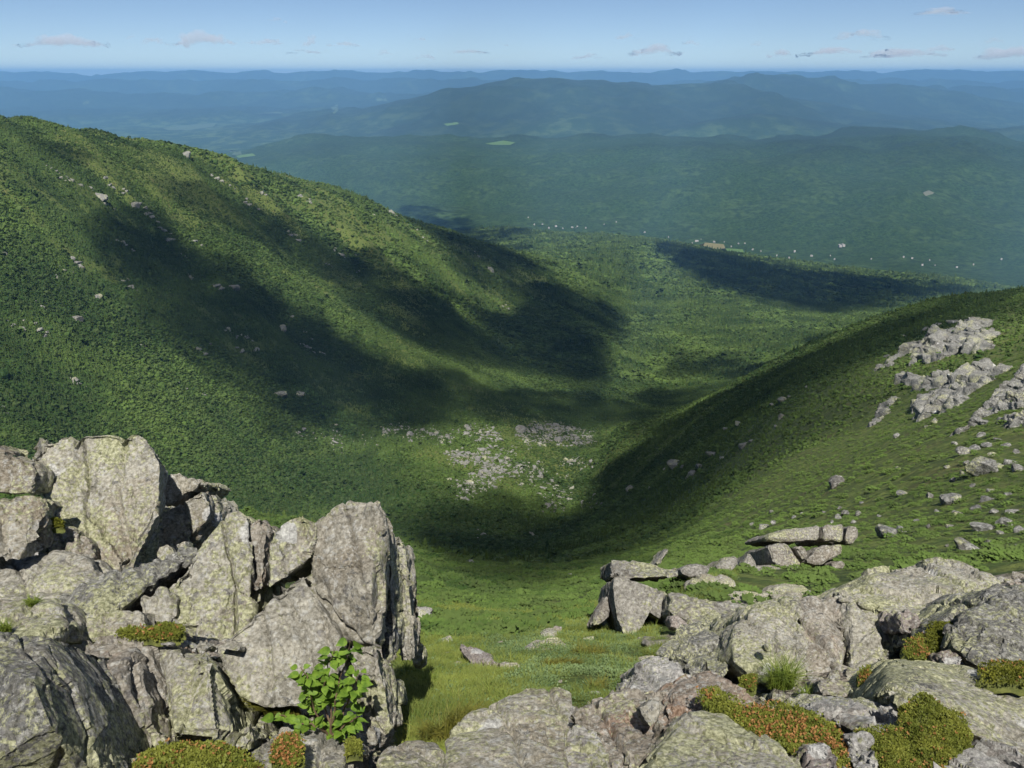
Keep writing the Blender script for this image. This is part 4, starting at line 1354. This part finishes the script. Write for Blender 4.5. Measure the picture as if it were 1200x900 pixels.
for poly in FIELDS:
    P_ = np.array(poly, float)
    A = np.ptp(P_[:, 0]) * np.ptp(P_[:, 1])
    n = int(A / 1.3)
    u = rb.uniform(P_[:, 0].min() - 9, P_[:, 0].max() + 9, n); v = rb.uniform(P_[:, 1].min() - 6, P_[:, 1].max() + 6, n)
    sd = poly_sd(u, v, poly)
    keep = sd > rb.normal(.5, 3.2, n)
    for a, b in zip(u[keep], v[keep]):
        tal.append((a, b, 2.0 * math.exp(rb.normal(.35, .45))))
tal.sort(key=lambda q: -q[2])
for a, b, w in tal[:105]:
    set_boulder(a, b, w * 1.1, 'pale grey block of the talus strewn over the ravine floor', 'talus blocks on the ravine floor', name='talus_block', cat='talus block', hgt=1.1, mesh=BOULDER[3 * rb.randint(4)])
rock_col = bpy.data.collections.new('stone_kinds')
for k in range(6):
    o = bpy.data.objects.new('stone_%s' % 'abcdef'[k], BOULDER[3 * (k % 4)]); rock_col.objects.link(o)
TAL = [(pick(a, b), w) for a, b, w in tal[105:]]

# ------------------------------------------------------------------ the far valley: houses and clearings
def plain(name, col, rough=.8):
    m = NT_(name); m.b.inputs['Roughness'].default_value = rough
    return m.done(m.mix(m.noise(.4, 3), tuple(c_ * .85 for c_ in col), tuple(min(.9, c_ * 1.1) for c_ in col)))


M_HW, M_HR = plain('house_wall', (.40, .39, .37)), plain('house_roof', (.30, .29, .28))


def house_mesh(w, l, h, rise):
    bm = bmesh.new()
    a, b = w / 2, l / 2
    v = [bm.verts.new(p) for p in [(-a, -b, -8), (a, -b, -8), (a, b, -8), (-a, b, -8), (-a, -b, h), (a, -b, h), (a, b, h), (-a, b, h), (0, -b, h + rise), (0, b, h + rise)]]
    for q in [(0, 1, 5, 8, 4), (2, 3, 7, 9, 6), (1, 2, 6, 5), (3, 0, 4, 7), (3, 2, 1, 0)]: bm.faces.new([v[i] for i in q])
    e = .6
    r = [bm.verts.new(p) for p in [(-a - e, -b - e, h - .3), (0, -b - e, h + rise + .3), (0, b + e, h + rise + .3), (-a - e, b + e, h - .3), (a + e, -b - e, h - .3), (a + e, b + e, h - .3)]]
    for q in [(0, 1, 2, 3), (1, 4, 5, 2)]:
        f = bm.faces.new([r[i] for i in q]); f.material_index = 1
    bmesh.ops.recalc_face_normals(bm, faces=bm.faces)
    me = bpy.data.meshes.new('house'); bm.to_mesh(me); bm.free()
    me.materials.append(M_HW); me.materials.append(M_HR)
    return me


HM = [house_mesh(11, 17, 6, 4), house_mesh(14, 24, 6, 4), house_mesh(9, 12, 5, 4)]
for k, q in enumerate("""632 260|637 262|650 267|657 268|664 268|671 269|678 269|684 270|722 265|802 284|815 285|822 283|828 285|836 286|845 288|882 291|876 294|915 300|927 299|929 302|975 307|1052 306|1056 307|1080 309|1083 311|1126 314|1130 313|905 297|857 290|868 292|700 268|742 272|1170 308|1010 303|945 303|787 279|640 264|645 266|1100 312|960 305""".split('|')):
    u, v = map(float, q.split())
    p = pick(u + rb.uniform(-14, 14), v + rb.uniform(-4, 2))
    o = bpy.data.objects.new('house', HM[k % 3]); COL.objects.link(o)
    o.location = (p[0], p[1], p[2] + 5); o.rotation_euler = (0, 0, rb.uniform(0, 3.1)); s_ = rb.uniform(.38, .7); o.scale = (s_, s_, s_)
    tag(o, 'tiny white house among the trees of the far valley', 'house', 'houses along the far valley')
for u, v, lab in ((988, 289, 'largest pale house alone on the wooded side of the far valley'), (984, 291, 'lower wing building beside the largest pale house')):
    p = pick(u, v)
    o = bpy.data.objects.new('house', HM[1]); COL.objects.link(o); o.location = (p[0], p[1], p[2] + 8); o.scale = (1.2, 1., 1.); tag(o, lab, 'house')

M_F = {'hay': plain('hay_field', (.17, .155, .075)), 'green': plain('green_field', (.09, .16, .045)), 'pale': plain('pale_field', (.075, .115, .06)), 'bare': plain('bare_rock', (.13, .14, .10)), 'road': plain('gravel', (.09, .10, .07))}


def field(kind, poly, lift=3.0):
    P = np.array(poly, float)
    C0 = P.mean(0)
    rings = []
    for f in (1.0, .6, .2):
        rr = C0 + (P - C0) * f
        rings.append([pick(a, b) + np.array([0, 0, lift]) for a, b in rr])
    V_ = np.concatenate(rings); n = len(P)
    Fq = [[r * n + i, r * n + (i + 1) % n, (r + 1) * n + (i + 1) % n, (r + 1) * n + i] for r in (0, 1) for i in range(n)]
    bm = bmesh.new(); vs = [bm.verts.new(p) for p in V_]
    for q in Fq: bm.faces.new([vs[i] for i in q])
    bm.faces.new(vs[2 * n:])
    bmesh.ops.recalc_face_normals(bm, faces=bm.faces)
    me = bpy.data.meshes.new('field'); bm.to_mesh(me); bm.free()
    tag(put('field', me, M_F[kind]), kind='structure')


for kind, poly in [('hay', [(816, 290), (826, 286), (848, 289), (850, 293), (836, 294), (820, 293)]),                    ('green', [(850, 293), (870, 294), (872, 297), (852, 296)]), ('green', [(568, 169), (590, 166), (604, 168), (598, 171), (578, 171)]),
                   ('pale', [(190, 151), (215, 147), (255, 145), (250, 149), (222, 153), (198, 153)]), ('pale', [(268, 176), (282, 179), (284, 182), (272, 182)]), ('green', [(276, 183), (296, 181), (300, 184), (280, 186)]),
                   ('pale', [(96, 122), (104, 121), (105, 124), (97, 124)]), ('bare', [(1081, 229), (1088, 224), (1095, 227), (1092, 231), (1084, 232)]), ('pale', [(388, 126), (396, 124), (397, 130), (391, 134)]), ('pale', [(440, 118), (452, 117), (454, 119), (442, 120)]), ('pale', [(300, 133), (330, 132), (332, 134), (304, 135)]),
                   ('green', [(520, 146), (536, 144), (538, 147), (524, 148)])]:
    field(kind, poly)

finish_rocks()

# ------------------------------------------------------------------ near plants
def leaf_mat(name, a, b, trans=.25, patch=3.0, tintname=None, c3=None):
    m = NT_(name)
    if tintname: c = m.mix(m.attr(tintname, 'INSTANCER'), a, b)
    else: c = m.mix(m.ramp(m.noise(patch, 4, .6), .35, .65), a, b)
    oi = m.n('ShaderNodeObjectInfo').outputs['Random'] if tintname else m.noise(60, 2)
    c = m.mix(m.math('MULTIPLY', oi, .35), c, c3 or (a[0] * 1.3, a[1] * 1.05, a[2]))
    m.b.inputs['Roughness'].default_value = .6
    tr = m.n('ShaderNodeBsdfTranslucent'); ad = m.n('ShaderNodeMixShader')
    m.link(c, tr.inputs[0]); ad.inputs[0].default_value = trans
    m.link(m.b.outputs[0], ad.inputs[1]); m.link(tr.outputs[0], ad.inputs[2]); m.link(ad.outputs[0], m.out.inputs[0])
    return m.done(c)


def blades(r, n, rad, h, w, lean=.5, base=None, comb=None):
    """grass blades as tapering two-segment strips"""
    V, Fq = [], []
    for k in range(n):
        a, q = r.uniform(0, 6.283), rad * math.sqrt(r.uniform(0, 1))
        p = np.array([q * math.cos(a), q * math.sin(a), 0]) if base is None else base(r)
        d = np.array([math.cos(a), math.sin(a), 0]) * lean * r.uniform(.2, 1.0) + r.normal(size=3) * .12
        if comb is not None: d = d * .5 + np.array(comb)
        L = h * r.uniform(.55, 1.15)
        up = np.array([0, 0, 1.0])
        m1 = p + (up + d * .5) * L * .55
        tip = p + (up * .8 + d * 1.5) * L * r.uniform(.8, 1)
        s = np.cross(up, d + 1e-3); s = s / np.linalg.norm(s) * w * r.uniform(.6, 1.2)
        b = len(V)
        V += [p - s, p + s, m1 + s * .8, m1 - s * .8, tip + s * .12, tip - s * .12]
        Fq += [[b, b + 1, b + 2, b + 3], [b + 3, b + 2, b + 4, b + 5]]
    return V, Fq


M_TURF = leaf_mat('turf_blades', (.085, .13, .022), (.19, .24, .045), .25, tintname='tint', c3=(.20, .17, .05))
M_HEATH = leaf_mat('heath_leaves', (.075, .125, .045), (.15, .215, .085), .15, tintname='tint')
near_col = bpy.data.collections.new('turf_kinds')


def rosette(seed, n, rx, h, size):
    r = np.random.RandomState(seed); V, Fq = [], []
    for k in range(n):
        a = r.uniform(0, 6.283); q = rx * math.sqrt(r.uniform(0, 1))
        p = np.array([q * math.cos(a), q * math.sin(a), h * r.uniform(.3, 1) * (1 - .5 * (q / rx) ** 2)])
        d = np.array([math.cos(a + r.normal()), math.sin(a + r.normal()), r.uniform(.1, 1.0)]); d /= np.linalg.norm(d)
        s = np.cross(d, r.normal(size=3)); s /= np.linalg.norm(s)
        L = size * r.uniform(.7, 1.3); b = len(V)
        V += [p, p + d * L * .5 + s * L * .26, p + d * L, p + d * L * .5 - s * L * .26]; Fq.append([b, b + 1, b + 2, b + 3])
    return np.array(V), np.array(Fq)


for k in range(3):
    V_, F_ = blades(np.random.RandomState(60 + k), 26, .07, .075, .0022, .7)
    proto('a_tuft_%s' % 'xyz'[k], np.array(V_), np.array(F_), near_col, M_TURF)
for k in range(3):
    proto('b_heath_%s' % 'xyz'[k], *rosette(70 + k, 70, .085, .05, .015), near_col, M_HEATH)

TURF_STONE = []
for k in range(3):
    m_ = BOULDER[k + 3].copy(); m_.materials.clear(); m_.materials.append(MR[('pale', 'grey', 'pink')[k]]); TURF_STONE.append(m_)
# turf of the gap
n = 95000
y = np.exp(rs.uniform(math.log(2.6), math.log(17), n)); t = rs.uniform(-.22, .42, n)
x = t * y; z = land_at(x, y); u, v = to_px(t, z / y)
edge = np.interp(v, [672, 700, 716, 740, 760, 800, 830, 900], [800, 800, 690, 710, 720, 745, 690, 560])
keep = (u > 455 + .12 * (v - 700)) & (u < edge + 60) & (rs.uniform(0, 1, n) < np.clip(1.15 - .0 * y, 0, 1))
bare = n2(x, y, .8, 3, 21.)
keep &= bare > -.30 + .15 * (u > 640)
t, y, x, z, u, v = t[keep], y[keep], x[keep], z[keep], u[keep], v[keep]
heath = np.exp(-(((u - 690) / 95) ** 2 + ((v - 790) / 40) ** 2)) + .35 * n2(x, y, 1.5, 3, 31.)
heath = np.maximum(heath, .75 * np.exp(-(((u - 610) / 60) ** 2 + ((v - 765) / 22) ** 2)))
ish = rs.uniform(0, 1, len(y)) < np.clip(.15 + .25 * sstep(6, 10, y) + 1.3 * (heath - .22), .15, .85)
sc = np.clip(.50 + .035 * y, .5, 1.05) * np.exp(rs.normal(0, .25, len(y)))
ix = np.where(ish, 3, 0) + rs.randint(0, 3, len(y))
tn = np.clip(.5 + 1.3 * n2(x, y, .7, 3, 41.) + rs.normal(0, .25, len(y)), 0, 1)
o = scatter('turf', np.stack([x, y, z], -1), sc, ix, tn, rs.uniform(0, 6.28, len(y)), near_col)
tag(o, kind='stuff')

for k, (u_, v_, w_) in enumerate([(520, 770, 16), (536, 782, 20), (556, 800, 12), (600, 778, 14), (590, 742, 18), (650, 742, 16), (690, 752, 18), (705, 742, 14), (560, 735, 12), (625, 722, 12), (505, 832, 16), (530, 815, 10), (640, 800, 10), (668, 758, 12), (585, 757, 10), (700, 790, 9)]):
    o = set_boulder(u_, v_, w_ * 1.55, 'small weathered stone bedded in the turf of the grassy gap', 'small stones in the grassy gap', name='stone', cat='stone', mesh=TURF_STONE[k % 3], hgt=.7)
# low bright shrubs at the far lip of the gap and over the ledge top
n = 2600
y = np.exp(rs.uniform(math.log(8), math.log(19), n)); t = rs.uniform(-.13, .36, n)
x = t * y; z = land_at(x, y); u, v = to_px(t, z / y)
keep = ((n2(x, y, 1.6, 3, 51.) > .10) & (v < 752) & (u < 730)) | ((u > 770) & (v < 705) & (n2(x, y, 1.2, 3, 52.) > .05) & ~((u > 850) & (u < 1000) & (v > 634)))
x, y, z = x[keep], y[keep], z[keep]
o = scatter('low_shrubs', np.stack([x, y, z - .02], -1), .30 * np.exp(rs.normal(0, .3, len(x))), rs.randint(5, 7, len(x)), np.clip(.7 + rs.normal(0, .2, len(x)), 0, 1), rs.uniform(0, 6.28, len(x)), proto_col, .17 * np.exp(rs.normal(0, .3, len(x))))
tag(o, kind='stuff')
# gravel between the near stones
n = 9000
y = np.exp(rs.uniform(math.log(1.8), math.log(7), n)); t = rs.uniform(-.75, .8, n)
x = t * y; z = land_at(x, y); u, v = to_px(t, z / y)
edge = np.interp(v, [700, 760, 800, 830, 900], [900, 780, 735, 660, 530])
keep = (u < 455 + .12 * (v - 700)) | (u > edge) | (rs.uniform(0, 1, n) < .03)
x, y, z = x[keep], y[keep], z[keep]
near_stone = bpy.data.collections.new('pebble_kinds')
for k in range(5):
    V_, F_ = cut_ball(120 + k, 2, 8, .8)
    proto('pebble_%s' % 'abcde'[k], V_, F_, near_stone, MR['white' if k % 2 else 'brown'])
o = scatter('gravel', np.stack([x, y, z], -1), .035 * np.exp(rs.normal(0, .5, len(x))) * np.clip(y / 3, .7, 2), rs.randint(0, 5, len(x)), 0 * x, rs.uniform(0, 6.28, len(x)), near_stone)
tag(o, kind='stuff')
o = scatter('talus', np.array([p + np.array([0, 0, .02 * w * p[1] / F_PX]) for p, w in TAL]), np.array([w * p[1] / F_PX * 1.15 for p, w in TAL]), rs.randint(0, 6, len(TAL)), np.zeros(len(TAL)), rs.uniform(0, 6.28, len(TAL)), rock_col)
tag(o, kind='stuff')

# tussocks of longer grass
M_TUS = leaf_mat('tussock_blades', (.060, .085, .012), (.16, .17, .030), .25, 14.0, c3=(.23, .15, .04))
M_TUSG = leaf_mat('green_tussock_blades', (.075, .12, .014), (.17, .22, .035), .25, 14.0)


def on_land(u, v, lift=0.0):
    p = pick(u, v); p[2] += lift
    return p


def tussock(u, v, wpx, hpx, label, D=None, nb=260, mat=None, comb=None, flat=.55):
    p = on_land(u, v) if D is None else pt(u, v, D)
    k = p[1] / F_PX * 1.15
    rad, h = wpx * k / 2, hpx * k
    r = np.random.RandomState(int(u * 7 + v))
    def base(r):
        a, q = r.uniform(0, 6.283), math.sqrt(r.uniform(0, 1))
        return np.array([rad * .75 * q * math.cos(a), rad * .75 * flat * q * math.sin(a), -.03 * h - .55 * rad * flat * q * math.sin(a) * .6])
    V_, F_ = blades(r, nb, rad, h, max(.0017, .00065 * p[1]), .75, base, comb)
    o = put('grass_tussock', np_mesh('grass_tussock', np.array(V_), np.array(F_), smooth=False), mat or M_TUS, loc=p)
    return tag(o, label, 'grass tussock')


tussock(548, 862, 80, 56, 'largest tussock of dark green grass at the left of the wide front boulder', D=3.25, nb=1000, comb=(.25, 0, 0))
tussock(510, 868, 46, 34, 'grass tussock between the flat grey rock and the largest tussock', D=3.3, nb=420)
tussock(655, 784, 66, 18, 'long dark strip of grass across the heath in the middle of the gap', nb=600, comb=(.3, 0, 0), flat=.3)
tussock(690, 772, 44, 20, 'grass tussock behind the long dark strip of grass', nb=380)
tussock(700, 816, 26, 26, 'small brownish grass tussock behind the broken brown rock', nb=260)
tussock(480, 798, 30, 26, 'green grass tussock against the foot of the outermost tall flake', nb=300, mat=M_TUSG)
tussock(504, 806, 26, 20, 'green grass tussock right of the tall flake in the gap', nb=260, mat=M_TUSG)
tussock(741, 783, 20, 13, 'tiny yellow grass tussock left of the pale rounded rock', nb=160)
tussock(914, 806, 42, 40, 'pale green grass tussock growing under the left end of the fluted wall', D=4.0, nb=420, mat=M_TUSG)
tussock(950, 818, 40, 18, 'low grass tussock below the left column of the fluted wall', D=3.75, nb=240, mat=M_TUSG)
tussock(332, 838, 62, 34, 'combed over grass tussock behind the leafy bush', D=3.0, nb=560, comb=(-.55, 0, .1))
tussock(38, 710, 20, 13, 'small grass tussock on the sloping grey rock at the left edge', D=3.05, nb=160, mat=M_TUSG)
tussock(4, 740, 26, 16, 'grass tussock cut off by the left edge of the photo', D=2.8, nb=180, mat=M_TUSG)
tussock(560, 768, 34, 12, 'low yellow grass tussock beside the cracked purplish rock', nb=240, mat=M_TUSG)

# cushions of moss and creeping leaves
M_CUSH = leaf_mat('cushion_leaves', (.10, .14, .020), (.19, .22, .035), .2, 9.0, c3=(.22, .16, .04))
M_RED = leaf_mat('red_sprigs', (.26, .13, .045), (.36, .20, .075), .2, 12.0)
M_MOSS = leaf_mat('moss_leaves', (.085, .10, .012), (.17, .18, .025), .15, 10.0)


def cushion(label, poly, Dt, Db, hump, nl, red=0.0, mat=None, size=.011, cat='moss cushion', name='moss_cushion'):
    """mat of small leaves over a low mound lying on the polygon"""
    nl = int(nl * 1.7); red *= .5
    P = np.array(poly, float)
    vmin, vmax = P[:, 1].min(), P[:, 1].max()
    r = np.random.RandomState(int(P.sum()) % 9999)
    us, vs = r.uniform(P[:, 0].min(), P[:, 0].max(), nl * 3), r.uniform(vmin, vmax, nl * 3)
    sd = poly_sd(us, vs, poly)
    wid = min(np.ptp(P[:, 0]), np.ptp(P[:, 1])) / 2
    m = sd > r.normal(0, 2.5, len(sd))
    us, vs, sd = us[m][:nl], vs[m][:nl], sd[m][:nl]
    def surf(u_, v_, s_):
        D_ = Dt + (Db - Dt) * (v_ - vmin) / (vmax - vmin)
        q = np.stack([t_of(u_, v_) * D_, D_, slope_of(v_) * D_], -1)
        q = q + np.array([0, -.35, .75]) * (hump * (np.sqrt(np.clip(s_ / wid, 0, 1)) - .35))[:, None]
        return q + .35 * hump * n2(q[:, 0], q[:, 1], .07, 3, 3.)[:, None] * np.array([0, 0, 1])
    c0 = surf(us, vs, np.maximum(sd, 0))
    base = c0.mean(0)
    root = bpy.data.objects.new(name, None); COL.objects.link(root); root.location = base
    tag(root, label, cat)
    # the peat under the leaves: a closed slab following the mound
    g = 26
    gu, gv = np.meshgrid(np.linspace(P[:, 0].min(), P[:, 0].max(), g), np.linspace(vmin, vmax, g))
    gs = poly_sd(gu, gv, poly).ravel()
    Q = surf(gu.ravel(), gv.ravel(), np.maximum(gs, 0)) - base - np.array([0, -.004, .012])
    Q = Q + np.array([0, 0.02, -1]) * min(.05, hump * .8) * np.clip(1 - gs / 5, 0, 1)[:, None]
    ok = (gs > -4).reshape(g, g)
    cell = ok[:-1, :-1] & ok[1:, :-1] & ok[:-1, 1:] & ok[1:, 1:]
    j, i = np.nonzero(cell); a = j * g + i
    fq = np.stack([a, a + g, a + g + 1, a + 1], -1)
    used = np.unique(fq); rem = -np.ones(g * g, int); rem[used] = np.arange(len(used))
    put('peat', np_mesh('peat', Q[used], rem[fq]), M_PEAT, root)
    def leaves(nm, cs, L0, mt, up):
        V_, F_ = [], []
        for c_ in cs:
            for q in range(3):
                d = r.normal(size=3) * .8 + np.array([0, -.25, up]); d /= np.linalg.norm(d)
                s = np.cross(d, r.normal(size=3)); s /= np.linalg.norm(s)
                L = L0 * r.uniform(.6, 1.3); b = len(V_)
                V_ += [c_, c_ + d * L * .55 + s * L * .3, c_ + d * L, c_ + d * L * .55 - s * L * .3]; F_.append([b, b + 1, b + 2, b + 3])
        put(nm, np_mesh(nm, np.array(V_), np.array(F_), smooth=False), mt, root)
    isred = (r.uniform(0, 1, len(c0)) < red * np.clip(.5 + 1.6 * n2(c0[:, 0], c0[:, 1], .16, 2, 7.), 0, 2))
    leaves('foliage', c0[~isred] - base, size, mat or M_CUSH, .7)
    if isred.any(): leaves('red_foliage', c0[isred] - base + np.array([0, -.004, .012]), size * 1.05, M_RED, 1.1)
    return root


M_PEAT = NT_('peat')
M_PEAT = M_PEAT.done(M_PEAT.mix(M_PEAT.ramp(M_PEAT.noise(40, 5, .7), .35, .65), (.05, .06, .014), (.11, .12, .03)))
cushion('wide green mat with red sprigs at the bottom edge under the two front boulders', [(150, 920), (156, 892), (176, 876), (210, 868), (252, 868), (284, 880), (306, 898), (312, 920)], 2.55, 2.15, .05, 2600, .10)
cushion('small reddish mat on the mossy capped rock in front of the bush', [(316, 890), (322, 868), (338, 858), (354, 866), (356, 884), (342, 900)], 2.52, 2.38, .03, 700, .30)
cushion('long orange tipped mat running down between the front slab and the fluted wall', [(816, 808), (832, 803), (850, 812), (876, 826), (912, 824), (950, 832), (978, 850), (1000, 876), (1014, 905), (1012, 920), (968, 920), (942, 890), (906, 866), (880, 856), (850, 838), (826, 826)], 2.95, 2.3, .05, 4200, .26)
cushion('rounded green mound of moss against the long yellow lichened slab', [(1054, 850), (1058, 826), (1074, 814), (1096, 817), (1124, 832), (1142, 856), (1138, 880), (1108, 896), (1074, 890)], 2.78, 2.42, .10, 2800, .04, size=.009)
cushion('flat green mat of moss at the bottom edge left of the rounded mound', [(1002, 856), (1028, 850), (1054, 852), (1074, 890), (1106, 900), (1110, 920), (1040, 920), (1028, 880)], 2.62, 2.25, .045, 1900, .08, size=.009)
cushion('brown green moss strip at the right edge in front of the black lichened boulder', [(1146, 792), (1152, 778), (1180, 774), (1230, 778), (1230, 800), (1180, 798)], 3.5, 3.2, .06, 1100, .06, mat=M_MOSS)
cushion('square mossy pocket between the pitted pink boulder and the black boulder', [(1086, 756), (1090, 730), (1114, 727), (1118, 736), (1106, 760)], 4.2, 3.9, .05, 700, .0, mat=M_MOSS)
cushion('mossy tuft with orange tips below the pitted pink boulder', [(1058, 764), (1064, 748), (1080, 742), (1086, 756), (1092, 770), (1070, 772)], 4.1, 3.8, .05, 600, .25)
cushion('orange tipped plant at the dark end of the long yellow slab', [(1006, 800), (1010, 784), (1020, 780), (1024, 796), (1018, 808)], 3.7, 3.5, .05, 380, .35)
cushion('small round green plant left of the pale green tussock', [(866, 800), (870, 792), (884, 791), (888, 800), (878, 806)], 3.9, 3.8, .04, 320, .10)
cushion('yellow moss in the dark hollow under the great flat topped slab', [(46, 614), (54, 606), (68, 608), (74, 613), (64, 619), (50, 619)], 4.0, 3.95, .03, 420, .0, mat=M_MOSS)
cushion('bright moss strip between the leaning mottled boulder and the two front boulders', [(136, 742), (150, 736), (176, 738), (196, 729), (208, 731), (216, 738), (206, 745), (190, 748), (160, 746)], 3.06, 2.96, .03, 800, .04)
cushion('tiny clump of green leaves at the bottom edge right of the bush', [(404, 868), (414, 864), (424, 870), (420, 884), (406, 882)], 2.7, 2.6, .03, 260, .0)

# the leafy bush
M_BL = leaf_mat('bush_leaf', (.055, .13, .016), (.17, .28, .035), .35, 34.0, c3=(.22, .30, .03))
M_ST = plain('bush_stem', (.13, .09, .055))
bush = bpy.data.objects.new('leafy_bush', None); COL.objects.link(bush)
B0 = pt(388, 862, 2.80); bush.location = B0
tag(bush, 'young bush with bright green round leaves growing at the foot of the rock tower', 'bush')
rbush = np.random.RandomState(21)


def tube(bm, pts, r0, r1, sides=6):
    rings = []
    for k, p in enumerate(pts):
        d = Vector(pts[min(k + 1, len(pts) - 1)] - pts[max(k - 1, 0)]).normalized()
        a = d.orthogonal().normalized(); b = d.cross(a)
        rr = r0 + (r1 - r0) * k / (len(pts) - 1)
        rings.append([bm.verts.new(Vector(p) + rr * (math.cos(q) * a + math.sin(q) * b)) for q in np.linspace(0, 2 * math.pi, sides, endpoint=False)])
    for A_, B_ in zip(rings, rings[1:]):
        for k in range(sides): bm.faces.new([A_[k], A_[(k + 1) % sides], B_[(k + 1) % sides], B_[k]])
    bm.faces.new(rings[-1]); bm.faces.new(rings[0][::-1])


LV, LF = [], []


def add_leaf(p, d, L):
    """heart shaped blade folded along its rib"""
    d = d / np.linalg.norm(d)
    face = np.array([0, -.55, .83]) + rbush.normal(size=3) * .55
    s = np.cross(d, face); s /= np.linalg.norm(s)
    n_ = np.cross(s, d)
    prof = [(-.02, .06), (.04, .24), (.20, .36), (.42, .37), (.66, .26), (.86, .11), (1.05, .0)]
    b = len(LV)
    rib = [p + d * L * f - n_ * L * .10 * f * f for f, _ in prof]
    Lf = [q - s * L * w + n_ * L * .12 * w / .46 for q, (_, w) in zip(rib, prof)]
    Rt = [q + s * L * w + n_ * L * .12 * w / .46 for q, (_, w) in zip(rib, prof)]
    LV.extend(rib + Lf + Rt)
    m_ = len(prof)
    for k in range(m_ - 1):
        LF.append([b + k, b + k + 1, b + m_ + k + 1, b + m_ + k]); LF.append([b + k + 1, b + k, b + 2 * m_ + k, b + 2 * m_ + k + 1])


STEMS = [[(388, 862), (392, 820), (404, 780), (410, 752)], [(386, 862), (388, 815), (384, 780), (392, 762)], [(384, 862), (366, 828), (364, 806), (352, 782)], [(366, 828), (362, 800), (372, 785)],
         [(390, 862), (404, 830), (414, 805), (420, 790)], [(388, 862), (412, 845), (422, 836)], [(386, 862), (370, 850), (352, 848), (326, 838)], [(390, 862), (392, 852), (390, 866)], [(388, 862), (398, 850), (404, 858)], [(388, 850), (378, 820), (380, 800), (368, 790)]]
for st in STEMS:
    bm = bmesh.new()
    raw = [pt(u, v, 2.80 + rbush.uniform(-.07, .07) * (i > 0)) - B0 for i, (u, v) in enumerate(st)]
    pts = []
    for a, b in zip(raw, raw[1:]):
        for f in np.linspace(0, 1, 5)[:-1]: pts.append(a + (b - a) * f + rbush.normal(size=3) * .003)
    pts.append(raw[-1])
    tube(bm, pts, .0045, .0018)
    me = bpy.data.meshes.new('stem'); bm.to_mesh(me); bm.free()
    put('stem', me, M_ST, bush)
    for f in np.linspace(.3, 1, 19 if len(st) > 3 else 12):
        k = min(int(f * (len(pts) - 1)), len(pts) - 1)
        a = rbush.uniform(0, 6.283)
        d = np.array([math.cos(a), math.sin(a) * .7 - .3, rbush.uniform(-.35, .35)])
        add_leaf(pts[k] + d * .02, d, rbush.uniform(.028, .054))
        if rbush.uniform() < .75: add_leaf(pts[k] - d * .02, d * np.array([-1, 1, -.6]), rbush.uniform(.026, .048))
put('foliage', np_mesh('foliage', np.array(LV), np.array(LF)), M_BL, bush)
